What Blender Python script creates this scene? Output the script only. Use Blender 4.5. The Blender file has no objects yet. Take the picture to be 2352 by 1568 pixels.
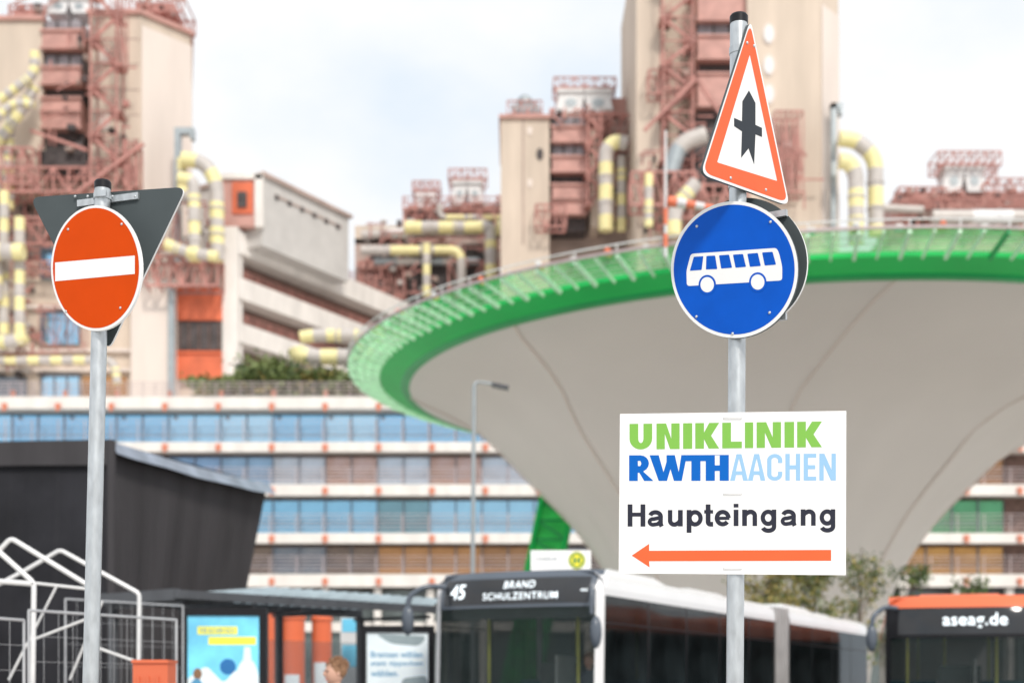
import bpy, math, random
from mathutils import Vector, Matrix
from mathutils.geometry import tessellate_polygon
random.seed(7)
F=3267.0; CU=1176.0; HV=1580.0; CH=1.6
def W(u,v,y): return Vector(((u-CU)*y/F, y, CH+(HV-v)*y/F))
def X(u,y): return (u-CU)*y/F
def Z(v,y): return CH+(HV-v)*y/F
scene=bpy.context.scene
col=scene.collection
scene.view_settings.view_transform='Standard'
scene.view_settings.look='None'
# ------------------------------------------------------------------ materials
def mat(name,c,rough=.6,metal=0.0,noise=.12,scale=3.0,stretch=(1,1,1),emit=0,alpha=1,bump=0,rand=None,spec=None,trans=0):
    m=bpy.data.materials.new(name); m.use_nodes=True
    nt=m.node_tree; b=nt.nodes['Principled BSDF']
    b.inputs['Roughness'].default_value=rough; b.inputs['Metallic'].default_value=metal
    if spec is not None: b.inputs['Specular IOR Level'].default_value=spec
    tc=nt.nodes.new('ShaderNodeTexCoord'); mp=nt.nodes.new('ShaderNodeMapping')
    mp.inputs['Scale'].default_value=stretch
    nz=nt.nodes.new('ShaderNodeTexNoise'); nz.inputs['Scale'].default_value=scale; nz.inputs['Detail'].default_value=6
    nt.links.new(tc.outputs['Object'],mp.inputs[0]); nt.links.new(mp.outputs[0],nz.inputs[0])
    cr=nt.nodes.new('ShaderNodeValToRGB')
    cr.color_ramp.elements[0].position=.3; cr.color_ramp.elements[1].position=.7
    cr.color_ramp.elements[0].color=tuple(max(0,x*(1-noise)) for x in c)+(1,)
    cr.color_ramp.elements[1].color=tuple(min(1,x*(1+noise)) for x in c)+(1,)
    nt.links.new(nz.outputs[0],cr.inputs[0])
    out=cr.outputs[0]
    if rand:
        oi=nt.nodes.new('ShaderNodeObjectInfo'); r2=nt.nodes.new('ShaderNodeValToRGB')
        r2.color_ramp.interpolation='CONSTANT'
        els=r2.color_ramp.elements
        while len(els)<len(rand): els.new(.5)
        for i,cc in enumerate(rand):
            els[i].position=i/len(rand); els[i].color=cc+(1,)
        nt.links.new(oi.outputs['Random'],r2.inputs[0])
        mx=nt.nodes.new('ShaderNodeMixRGB'); mx.inputs[0].default_value=.6
        nt.links.new(cr.outputs[0],mx.inputs[1]); nt.links.new(r2.outputs[0],mx.inputs[2])
        out=mx.outputs[0]
    nt.links.new(out,b.inputs['Base Color'])
    if emit:
        nt.links.new(out,b.inputs['Emission Color']); b.inputs['Emission Strength'].default_value=emit
    if alpha<1: b.inputs['Alpha'].default_value=alpha
    if bump:
        bp=nt.nodes.new('ShaderNodeBump'); bp.inputs['Strength'].default_value=bump; bp.inputs['Distance'].default_value=.02
        nt.links.new(nz.outputs[0],bp.inputs['Height']); nt.links.new(bp.outputs[0],b.inputs['Normal'])
    if trans:
        o=[n for n in nt.nodes if n.type=='OUTPUT_MATERIAL'][0]
        tr=nt.nodes.new('ShaderNodeBsdfTranslucent'); nt.links.new(out,tr.inputs[0])
        ms=nt.nodes.new('ShaderNodeMixShader'); ms.inputs[0].default_value=trans
        nt.links.new(b.outputs[0],ms.inputs[1]); nt.links.new(tr.outputs[0],ms.inputs[2]); last=ms
        if alpha<1:
            tp=nt.nodes.new('ShaderNodeBsdfTransparent'); m2=nt.nodes.new('ShaderNodeMixShader'); m2.inputs[0].default_value=alpha; b.inputs['Alpha'].default_value=1
            nt.links.new(tp.outputs[0],m2.inputs[1]); nt.links.new(ms.outputs[0],m2.inputs[2]); last=m2
        nt.links.new(last.outputs[0],o.inputs[0])
    return m
M={}
M['concrete']=mat('beige_concrete',(.61,.51,.42),.85,noise=.12,scale=.5,stretch=(1,1,.15))
M['concrete2']=mat('pale_and_sunlit_concrete',(.73,.64,.58),.85,noise=.08,scale=.4,stretch=(1,1,.2))  # pale walls, and the painted sunlit tone of the tower chamfers
M['white_conc']=mat('white_concrete',(.76,.72,.68),.8,noise=.1,scale=.8,stretch=(1,1,.3))
M['grey_wall']=mat('grey_wall',(.55,.53,.51),.8,noise=.08,scale=.5)
M['pink']=mat('pinkish_wall',(.43,.33,.29),.8,noise=.28,scale=.3)
M['red']=mat('red_steel',(.45,.21,.18),.6,noise=.25,scale=1)
M['redpanel']=mat('red_panel',(.53,.29,.25),.6,noise=.18,scale=.6)
M['orange']=mat('orange_panel',(.64,.14,.06),.5,noise=.15,scale=.7)
M['obracket']=mat('orange_bracket',(.66,.24,.15),.6,noise=.15,scale=.7)
M['dark']=mat('dark_recess',(.075,.062,.062),.7,noise=.4,scale=1)
M['brown']=mat('brown_louvre',(.17,.10,.08),.6,noise=.35,scale=2)
M['lilac']=mat('lilac_glass',(.27,.245,.26),.3,metal=.2,noise=.35,scale=.7)
M['yellow']=mat('yellow_pipe',(.82,.74,.38),.5,noise=.08,scale=1)
M['greypipe']=mat('grey_pipe',(.52,.48,.45),.4,noise=.1,scale=1)
M['duct']=mat('grey_duct',(.36,.40,.42),.45,metal=.4,noise=.1,scale=1)
M['hvac']=mat('white_hvac',(.74,.74,.74),.5,noise=.1,scale=1)
M['glass_blue']=mat('blue_glass',(.34,.64,.92),.1,metal=.85,noise=.25,scale=.12,rand=[(.30,.60,.90),(.40,.70,.96),(.26,.55,.84),(.50,.76,.96)])
M['glass_mix']=mat('curtained_glass',(.28,.42,.58),.15,metal=.45,noise=.7,scale=.35,rand=[(.26,.42,.60),(.66,.66,.68),(.14,.24,.42),(.62,.30,.14),(.68,.72,.78),(.20,.34,.56)])
M['glass_dim']=mat('painted_reflection_glass',(.22,.48,.70),.1,metal=.8,noise=.7,scale=.14,rand=[(.30,.58,.82),(.20,.40,.56),(.40,.66,.88),(.18,.28,.30)])  # mottled blue and dark tones paint in sky and tree reflections
M['glass_warm']=mat('warm_glass',(.27,.18,.11),.18,metal=.45,noise=.9,scale=.3,rand=[(.16,.26,.36),(.60,.28,.09),(.14,.12,.12),(.46,.22,.09)])
M['glass_green']=mat('green_glass',(.10,.42,.20),.15,metal=.6,noise=.6,scale=.3,rand=[(.08,.45,.20),(.20,.55,.32),(.12,.30,.16)])
M['glass_gold']=mat('gold_glass',(.60,.38,.10),.2,metal=.5,noise=.7,scale=.3,rand=[(.60,.40,.12),(.50,.22,.08),(.10,.32,.16)])
M['glass_ground']=mat('ground_floor_glass',(.10,.12,.12),.2,metal=.2,noise=.6,scale=.3)
M['frame']=mat('window_frame',(.16,.18,.22),.5)
M['rail']=mat('railing',(.50,.42,.42),.5,metal=.2)
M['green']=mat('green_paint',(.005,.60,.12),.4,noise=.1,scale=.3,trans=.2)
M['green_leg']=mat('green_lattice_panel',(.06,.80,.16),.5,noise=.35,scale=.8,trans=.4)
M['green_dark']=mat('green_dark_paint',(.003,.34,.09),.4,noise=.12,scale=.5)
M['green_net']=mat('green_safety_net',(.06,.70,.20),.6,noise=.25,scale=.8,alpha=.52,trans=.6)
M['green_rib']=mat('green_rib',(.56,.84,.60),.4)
M['orange_lamp']=mat('orange_marker',(.8,.2,.1),.5)
M['membrane']=mat('white_membrane',(.91,.86,.82),.6,noise=.04,scale=.15,trans=.3)
M['galv']=mat('galvanised_steel',(.54,.57,.59),.36,metal=.7,noise=.16,scale=28,stretch=(1,1,.35),bump=.1)
M['black']=mat('black_plastic',(.012,.012,.015),.4,spec=.25)
M['sign_white']=mat('sign_white',(.80,.80,.80),.45,noise=.015,scale=6,spec=.3)
M['sign_red']=mat('sign_red',(.80,.125,.04),.45,noise=.03,scale=8,spec=.2)
M['sign_red2']=mat('sign_deep_red',(.60,.060,.0),.45,noise=.04,scale=6,spec=.1)
M['sign_blue']=mat('sign_blue',(.0,.085,.50),.4,noise=.07,scale=8,spec=.15)
M['sign_back']=mat('sign_grey_back',(.07,.085,.09),.55,noise=.07,scale=5,spec=.2)
M['sign_dark']=mat('sign_charcoal',(.028,.035,.045),.5,noise=.05,spec=.2)
M['lime']=mat('lime_letter',(.20,.46,.075),.45,noise=.02,spec=.2)
M['rblue']=mat('blue_letter',(.0,.115,.48),.45,noise=.02,spec=.15)
M['lblue']=mat('light_blue_letter',(.29,.50,.72),.45,noise=.02,spec=.2)
M['ink']=mat('dark_ink',(.022,.024,.040),.45,noise=.02,spec=.2)
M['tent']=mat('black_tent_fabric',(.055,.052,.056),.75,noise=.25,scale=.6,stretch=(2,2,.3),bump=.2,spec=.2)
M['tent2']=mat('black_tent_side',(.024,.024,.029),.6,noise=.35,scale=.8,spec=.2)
M['tenthem']=mat('tent_bluish_trim',(.24,.28,.35),.4,noise=.4,scale=1.2)  # light steel-blue trim along the tent's roof edge
M['alu']=mat('white_aluminium',(.78,.78,.78),.35,metal=.2,noise=.06)
M['fence']=mat('fence_wire',(.50,.51,.53),.45,metal=.3)
M['anthracite']=mat('anthracite_metal',(.075,.08,.09),.4,noise=.15)
M['slat']=mat('glass_slat',(.34,.42,.45),.25,metal=.2,noise=.15)
M['buswhite']=mat('bus_white',(.80,.80,.81),.25,noise=.03,scale=1)
M['busgrey']=mat('bus_grey',(.10,.12,.15),.25,noise=.1,scale=1)
M['busred']=mat('bus_red',(.80,.17,.07),.3,noise=.05,scale=1)
M['busglass']=mat('bus_side_glass',(.018,.024,.026),.08,noise=.8,scale=1.2,alpha=.72,spec=.12)
M['dispglass']=mat('display_glass',(.03,.032,.036),.1,noise=.3,scale=1.2)
M['windscreen']=mat('windscreen_glass',(.05,.075,.075),.03,noise=.4,scale=1,alpha=.26)
M['busdark']=mat('bus_interior',(.07,.085,.085),.6)
M['busseat']=mat('bus_seat',(.05,.16,.20),.8)
M['buspanel']=mat('bus_inner_panel',(.50,.54,.52),.6)
M['led']=mat('led_text',(.85,.93,.98),.5,noise=0,emit=1.0)
M['rubber']=mat('rubber',(.02,.02,.02),.8)
M['bellows']=mat('grey_bellows',(.46,.45,.45),.7,noise=.15,scale=2)
M['poleyellow']=mat('handrail_yellow',(.6,.62,.1),.4)
M['poster_blue']=mat('poster_sky',(.16,.55,.82),.3,noise=.35,scale=1.5,emit=.3)
M['poster_white']=mat('poster_white',(.74,.82,.86),.3,noise=.10,scale=2,emit=.2)
M['pyellow']=mat('poster_yellow',(.85,.78,.08),.4,emit=.2)
M['pblue']=mat('poster_deep_blue',(.02,.17,.45),.4)
M['ptext']=mat('poster_text_blue',(.10,.34,.56),.4)
M['leaf1']=mat('leaf_light',(.17,.22,.07),.6,noise=.3)
M['leaf2']=mat('leaf_dark',(.06,.10,.03),.6,noise=.3)
M['leaf3']=mat('leaf_yellow',(.32,.26,.08),.6,noise=.3)
M['bark']=mat('bark',(.14,.10,.08),.9,noise=.3,scale=20)
M['skin']=mat('skin',(.58,.34,.25),.5,noise=.05)
M['hair']=mat('light_brown_hair',(.26,.14,.075),.6,noise=.35,scale=40)
M['cloth']=mat('dark_cloth',(.05,.06,.09),.8)
M['asphalt']=mat('asphalt',(.07,.07,.072),.9,noise=.2,scale=8)
M['paving']=mat('pale_paving',(.54,.52,.49),.9,noise=.12,scale=4)
M['kerb']=mat('kerb_stone',(.38,.37,.36),.9)
M['line']=mat('road_paint',(.75,.75,.72),.7)
M['shglass']=mat('shelter_glass',(.5,.6,.62),.05,alpha=.2)
M['hsign_yellow']=mat('stop_sign_yellow',(.85,.72,.03),.4,noise=.02)
M['hsign_green']=mat('stop_sign_green',(.01,.20,.07),.4,noise=.02)
# ------------------------------------------------------------------ mesh builder
class MB:
    def __init__(s,xf=None): s.v=[];s.f=[];s.m=[];s.s=[];s.xf=xf
    def add(s,vs,fs,mi=0,sm=False):
        o=len(s.v)
        for p in vs:
            p=Vector(p)
            s.v.append(s.xf@p if s.xf else p)
        for i,f in enumerate(fs):
            s.f.append([o+k for k in f]); s.m.append(mi if isinstance(mi,int) else mi[i]); s.s.append(sm)
    def box(s,x0,x1,y0,y1,z0,z1,mi=0):
        s.add([(x0,y0,z0),(x1,y0,z0),(x1,y1,z0),(x0,y1,z0),(x0,y0,z1),(x1,y0,z1),(x1,y1,z1),(x0,y1,z1)],
              [(0,3,2,1),(4,5,6,7),(0,1,5,4),(1,2,6,5),(2,3,7,6),(3,0,4,7)],mi)
    def pbox(s,u0,u1,v0,v1,y,d,mi=0): s.box(X(u0,y),X(u1,y),y,y+d,Z(v1,y),Z(v0,y),mi)
    def beam(s,p,q,w,mi=0,h=None):
        p=Vector(p);q=Vector(q);d=(q-p)
        if d.length<1e-6:return
        d.normalize(); up=Vector((0,0,1)) if abs(d.z)<.95 else Vector((0,1,0))
        a=d.cross(up).normalized(); b=a.cross(d).normalized(); h=h or w
        a=a*w/2;b=b*h/2
        s.add([p-a-b,p+a-b,p+a+b,p-a+b,q-a-b,q+a-b,q+a+b,q-a+b],
              [(0,3,2,1),(4,5,6,7),(0,1,5,4),(1,2,6,5),(2,3,7,6),(3,0,4,7)],mi)
    def pbeam(s,u0,v0,u1,v1,y,w,mi=0,y2=None): s.beam(W(u0,v0,y),W(u1,v1,y2 or y),w,mi)
    def tube(s,path,r,mi=0,n=12,fillet=0,band=0,mi2=1,r2=None,cap=True):
        P=[Vector(p) for p in path]
        if fillet:
            Q=[P[0]]
            for i in range(1,len(P)-1):
                a=(P[i-1]-P[i]);b=(P[i+1]-P[i]); fl=min(fillet,a.length*.49,b.length*.49)
                A=P[i]+a.normalized()*fl;B=P[i]+b.normalized()*fl
                for k in range(7):
                    t=k/6; Q.append(A*(1-t)**2+P[i]*2*t*(1-t)+B*t*t)
            Q.append(P[-1]);P=Q
        if band:
            Q=[P[0]];acc=0
            for i in range(1,len(P)):
                L=(P[i]-P[i-1]).length; k=max(1,int(L/(band*.5)))
                for j in range(1,k+1): Q.append(P[i-1].lerp(P[i],j/k))
            P=Q
        vs=[];fs=[];ms=[]
        ref=None;dist=0
        for i,p in enumerate(P):
            if i==0:d=P[1]-P[0]
            elif i==len(P)-1:d=P[-1]-P[-2]
            else:d=(P[i+1]-P[i]).normalized()+(P[i]-P[i-1]).normalized()
            d.normalize()
            if ref is None:
                ref=Vector((0,0,1)) if abs(d.z)<.9 else Vector((1,0,0))
            a=(ref-d*ref.dot(d)).normalized(); b=d.cross(a); ref=a
            rr=r if r2 is None else r+(r2-r)*i/(len(P)-1)
            for k in range(n):
                t=2*math.pi*k/n; vs.append(p+a*math.cos(t)*rr+b*math.sin(t)*rr)
            if i:
                mm=mi
                if band:
                    mid=dist+(p-P[i-1]).length/2; mm=mi if int(mid/band)%2==0 else mi2
                    dist+=(p-P[i-1]).length
                for k in range(n):
                    k2=(k+1)%n; fs.append(((i-1)*n+k,(i-1)*n+k2,i*n+k2,i*n+k)); ms.append(mm)
        s.add(vs,fs,ms,True)
        if cap:
            L=len(P)-1
            s.add(vs[:n],[tuple(range(n))[::-1]],mi); s.add(vs[L*n:],[tuple(range(n))],mi)
    def prism(s,poly,z0,z1,mi=0):
        n=len(poly)
        s.add([(x,y,z0) for x,y in poly]+[(x,y,z1) for x,y in poly],
              [tuple(range(n))[::-1],tuple(range(n,2*n))]+[(i,(i+1)%n,n+(i+1)%n,n+i) for i in range(n)],mi)
    def fill(s,loops,fn,mi=0):
        L=[[Vector((p[0],p[1],0)) for p in l] for l in loops]
        tris=tessellate_polygon(L); flat=[p for l in L for p in l]
        s.add([fn(p.x,p.y) for p in flat],[tuple(t) for t in tris],mi)
    def sphere(s,c,r,mi=0,n=12,sc=(1,1,1)):
        c=Vector(c);vs=[];fs=[]
        for i in range(n//2+1):
            a=math.pi*i/(n//2)
            for k in range(n):
                t=2*math.pi*k/n; vs.append(c+Vector((math.sin(a)*math.cos(t)*r*sc[0],math.sin(a)*math.sin(t)*r*sc[1],math.cos(a)*r*sc[2])))
        for i in range(n//2):
            for k in range(n): fs.append((i*n+k,(i+1)*n+k,(i+1)*n+(k+1)%n,i*n+(k+1)%n))
        s.add(vs,fs,mi,True)
WL={}
def setp(o,label=None,category=None,group=None,kind=None):
    if label:o['label']=label
    if category:o['category']=category
    if group:o['group']=group
    if kind:o['kind']=kind
def make(name,mb,mats,parent=None,origin=None,**kw):
    xs=[p.x for p in mb.v];ys=[p.y for p in mb.v];zs=[p.z for p in mb.v]
    if origin is None: origin=Vector(((min(xs)+max(xs))/2,(min(ys)+max(ys))/2,min(zs)))
    origin=Vector(origin)
    me=bpy.data.meshes.new(name); me.from_pydata([p-origin for p in mb.v],[],mb.f)
    for m in mats: me.materials.append(M[m] if isinstance(m,str) else m)
    me.polygons.foreach_set('material_index',mb.m); me.polygons.foreach_set('use_smooth',mb.s); me.update()
    o=bpy.data.objects.new(name,me); col.objects.link(o)
    if parent: o.parent=parent; o.location=origin-WL[parent.name]
    else: o.location=origin
    WL[o.name]=origin
    setp(o,**kw); return o
def empty(name,loc,**kw):
    o=bpy.data.objects.new(name,None); col.objects.link(o); o.location=loc; WL[o.name]=Vector(loc); o.empty_display_size=.3
    setp(o,**kw); return o
def dup(src,parent,wloc):
    o=src.copy(); col.objects.link(o); WL[o.name]=Vector(wloc)
    if parent: o.parent=parent; o.location=Vector(wloc)-WL[parent.name]
    else:o.location=wloc
    return o
def text2d(st,bold=0.0,sp=1.0):
    cu=bpy.data.curves.new('t','FONT'); cu.body=st; cu.offset=bold; cu.resolution_u=6; cu.space_character=sp
    ob=bpy.data.objects.new('t',cu); col.objects.link(ob)
    dg=bpy.context.evaluated_depsgraph_get(); me=bpy.data.meshes.new_from_object(ob.evaluated_get(dg))
    vs=[(v.co.x,v.co.y) for v in me.vertices]; fs=[tuple(p.vertices) for p in me.polygons]
    bpy.data.objects.remove(ob); bpy.data.meshes.remove(me); bpy.data.curves.remove(cu)
    x0=min(v[0] for v in vs);x1=max(v[0] for v in vs);y0=min(v[1] for v in vs);y1=max(v[1] for v in vs)
    return [((a-x0)/(x1-x0),(b_-y0)/(y1-y0)) for a,b_ in vs],fs
def add_text(mb,st,fn,bold=0.0,mi=0,sp=1.0):
    vs,fs=text2d(st,bold,sp); mb.add([fn(a,b_) for a,b_ in vs],fs,mi)
# ------------------------------------------------------------------ camera, world, sun
cam=bpy.data.cameras.new('camera'); co=bpy.data.objects.new('camera',cam); col.objects.link(co)
co.location=(0,0,CH); co.rotation_euler=(math.radians(90),0,0)
cam.lens=50.0; cam.sensor_width=36; cam.shift_y=(HV-784)/2352; cam.clip_end=6000; cam.clip_start=.1
cam.dof.use_dof=True; cam.dof.focus_distance=6.3; cam.dof.aperture_fstop=1.9
scene.camera=co
w=bpy.data.worlds.new('World'); scene.world=w; w.use_nodes=True
nt=w.node_tree; bg=nt.nodes['Background']; bg.inputs[1].default_value=.11
sky=nt.nodes.new('ShaderNodeTexSky'); sky.sky_type='NISHITA'; sky.sun_disc=False
SE,SR=math.radians(42),math.radians(160)
sky.sun_elevation=SE; sky.sun_rotation=SR
tc=nt.nodes.new('ShaderNodeTexCoord'); mp=nt.nodes.new('ShaderNodeMapping'); mp.inputs['Scale'].default_value=(1,1,1.8); mp.inputs['Location'].default_value=(.3,.1,.55)
nz=nt.nodes.new('ShaderNodeTexNoise'); nz.inputs['Scale'].default_value=3.0; nz.inputs['Detail'].default_value=6; nz.inputs['Roughness'].default_value=.5
cr=nt.nodes.new('ShaderNodeValToRGB'); cr.color_ramp.elements[0].position=.34; cr.color_ramp.elements[1].position=.54
cr.color_ramp.elements[0].color=(0,0,0,1); cr.color_ramp.elements[1].color=(1,1,1,1)
mx0=nt.nodes.new('ShaderNodeMixRGB'); mx0.inputs[0].default_value=.9; mx0.inputs[2].default_value=(7.5,8.5,9.5,1)
mx=nt.nodes.new('ShaderNodeMixRGB'); mx.inputs[2].default_value=(9.2,9.3,9.45,1)
nt.links.new(tc.outputs['Generated'],mp.inputs[0]); nt.links.new(mp.outputs[0],nz.inputs[0]); nt.links.new(nz.outputs[0],cr.inputs[0])
nt.links.new(sky.outputs[0],mx0.inputs[1])
nt.links.new(cr.outputs[0],mx.inputs[0]); nt.links.new(mx0.outputs[0],mx.inputs[1]); nt.links.new(mx.outputs[0],bg.inputs[0])
sl=bpy.data.lights.new('sun','SUN'); sl.energy=2.6; sl.angle=math.radians(10); sl.color=(1,.94,.86)
so=bpy.data.objects.new('sun',sl); col.objects.link(so); so.location=(30,-60,60)
sd=Vector((math.sin(SR)*math.cos(SE),math.cos(SR)*math.cos(SE),math.sin(SE)))
so.rotation_euler=sd.to_track_quat('Z','Y').to_euler()
# ------------------------------------------------------------------ ground
mb=MB(); mb.add([(-3000,-3000,0),(3000,-3000,0),(3000,3000,0),(-3000,3000,0)],[(0,1,2,3)])
make('ground',mb,['paving'],kind='structure',label='pale paved ground around the hospital')
mb=MB(); mb.add([(-40,15,.004),(60,15,.004),(60,38,.004),(-40,38,.004)],[(0,1,2,3)])
make('road',mb,['asphalt'],kind='structure',label='asphalt bus lanes')
mb=MB()
for i in range(14): mb.add([(-38+i*7,27,.008),(-35+i*7,27,.008),(-35+i*7,27.15,.008),(-38+i*7,27.15,.008)],[(0,1,2,3)])
make('road_marking',mb,['line'],kind='structure',label='dashed white lane marking on the asphalt')
mb=MB(); mb.box(-40,60,3,14.85,-.2,.12)
make('pavement',mb,['paving'],kind='structure',label='raised paved footpath carrying the sign posts')
mb=MB(); mb.box(-40,60,14.85,15,-.2,.13)
make('kerb',mb,['kerb'],kind='structure',label='stone kerb along the bus lane')
# ------------------------------------------------------------------ signs
CAM=Vector((0,0,CH))
class PM:
    def __init__(s,p0,ang):
        a=math.radians(ang); s.n=Vector((math.sin(a),-math.cos(a),0)); s.p0=Vector(p0)
    def __call__(s,u,v,off=0):
        d=Vector(((u-CU)/F,1,(HV-v)/F)); t=s.n.dot(s.p0-CAM)/s.n.dot(d)
        return CAM+d*t+s.n*off
def ell(cx,cy,rx,ry,n=72): return [(cx+rx*math.cos(2*math.pi*i/n),cy+ry*math.sin(2*math.pi*i/n)) for i in range(n)]
def rpoly(pts,r,n=8):
    out=[];L=len(pts)
    for i in range(L):
        p=Vector(pts[i]);a=Vector(pts[i-1])-p;b=Vector(pts[(i+1)%L])-p
        rr=min(r,a.length*.45,b.length*.45); A=p+a.normalized()*rr;B=p+b.normalized()*rr
        for k in range(n+1):
            t=k/n;q=A*(1-t)**2+p*2*t*(1-t)+B*t*t; out.append((q.x,q.y))
    return out
def plate(pm,loop,thick,mats,name,parent,**kw):
    mb=MB(); n=len(loop)
    mb.fill([loop],lambda u,v:pm(u,v,0),0); mb.fill([loop],lambda u,v:pm(u,v,-thick),1)
    mb.add([pm(u,v,0) for u,v in loop]+[pm(u,v,-thick) for u,v in loop],[(i,(i+1)%n,n+(i+1)%n,n+i) for i in range(n)],1)
    return make(name,mb,mats,parent,**kw)
def layer(pm,loops_list,off,m,name,parent,**kw):
    mb=MB()
    for loops in loops_list: mb.fill(loops,lambda u,v:pm(u,v,off),0)
    return make(name,mb,[m],parent,**kw)
def bolts(pm,pts,name,parent,r=.0065):
    for u,v in pts:
        mb=MB(); mb.sphere(pm(u,v,.001),r,0,10); make(name,mb,['galv'],parent)
PT=W(1697,45,6.3); PB=W(1688,1568,6.3); dirp=(PB-PT); PG=PT+dirp*((PT.z-.12)/(PT.z-PB.z))
def axR(v): 
    t=(v-45)/(1568-45); return PT.lerp(PB,t)
rp=empty('traffic_sign_post',(PG.x,PG.y,.12),label='galvanised post with warning sign, bus sign and hospital board',category='traffic sign')
mb=MB(); mb.tube([PG,PT],.0385,0,32); make('pole',mb,['galv'],rp)
mb=MB(); mb.tube([PT+Vector((0,0,-.02)),PT+Vector((0,0,.012))],.0405,0,32); mb.tube([PT+Vector((0,0,.012)),PT+Vector((0,0,.02))],.0405,0,32,r2=.035); make('pole_cap',mb,['black'],rp)
def pmat(ax,ang,off):
    a=math.radians(ang); n=Vector((math.sin(a),-math.cos(a),0)); return PM(ax+n*off,ang)
pm=pmat(axR(250),50,.055)
tri=rpoly([(1724,44),(1609,400),(1814,474)],24)
t=plate(pm,tri,.012,['sign_white','sign_back'],'warning_sign',rp,label='red and white triangular junction warning sign')
layer(pm,[[rpoly([(1723,54),(1614,396),(1809,466)],24),rpoly([(1722,126),(1647,373),(1785,416)],3)[::-1]]],.0008,'sign_red','sign_border',t)
layer(pm,[[[(1720,208),(1735,237),(1735,287),(1750,294),(1750,315),(1735,309),(1732,378),(1719,341),(1702,363),(1704,302),(1686,290),(1686,271),(1704,279),(1705,233)]]],.0008,'sign_dark','junction_symbol',t)
bolts(pm,[(1715,99),(1731,106),(1677,409),(1758,436)],'bolt',t,.0075)
for v in (118,425):
    mb=MB(); c=axR(v); mb.tube([c+Vector((0,0,-.014)),c+Vector((0,0,.014))],.042,0,24); mb.beam(c,c+pm.n*.05,.03,0,.028); make('clamp',mb,['galv'],rp)
pm=pmat(axR(620),-31,.06)
t=plate(pm,ell(1687,619,146,157),.014,['sign_white','sign_back'],'bus_lane_sign',rp,label='round blue sign with a white bus symbol')
layer(pm,[[ell(1686.5,619,139,149)]],.0008,'sign_blue','sign_face',t)
body=rpoly([(1587,583),(1784,569.5),(1790,582),(1797,612),(1797,644),(1578,657),(1577,622)],7,4)
wl=[(1625,654),(1741,648)]
layer(pm,[[body]],.0016,'sign_white','bus_symbol',t)
wins=[[(1594,590),(1616,588.5),(1612,620),(1585,622)],[(1623,588),(1643,587),(1648,618),(1622,619)],[(1652,586.5),(1675,585),(1682,615),(1657,617)],[(1684,585),(1707,583.5),(1714,613),(1690,615)],[(1717,583),(1741,581),(1748,611),(1723,613)],[(1751,580),(1775,578.5),(1783,608),(1757,610)]]
layer(pm,[[rpoly(q,2,3)] for q in wins]+[[ell(a,b_,20,22.5,40)] for a,b_ in wl],.0024,'sign_blue','symbol_window',t)
for a,b_ in wl: layer(pm,[[ell(a,b_,15.5,17.5,40)]],.0032,'sign_white','symbol_wheel',t)
bolts(pm,[(1601,520),(1770,510),(1600,727),(1768,718),(1683,766)],'bolt',t,.007)
pm2=pmat(axR(605),-31,-.065)
plate(pm2,ell(1713,603,141,149),.014,['sign_back','sign_white'],'round_sign_reverse',rp,label='dark grey back of a second round sign')
a=math.radians(-31); xd=Vector((math.cos(a),math.sin(a),0))
for v in (500,735):
    mb=MB(); c=axR(v)
    mb.tube([c+Vector((0,0,-.014)),c+Vector((0,0,.014))],.042,0,24)
    mb.beam(c-xd*.10-pm.n*.05,c+xd*.21-pm.n*.05,.02,0,.028); mb.beam(c-xd*.12+pm.n*.042,c+xd*.12+pm.n*.042,.012,0,.028)
    make('mounting_bar',mb,['galv'],rp)
pm=pmat(axR(1130),-4,.05)
t=plate(pm,[(1424,950),(1944,943),(1943,1320),(1421,1316)],.004,['sign_white','sign_white'],'direction_board',rp,label='white rectangular hospital board with an orange arrow')
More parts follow.
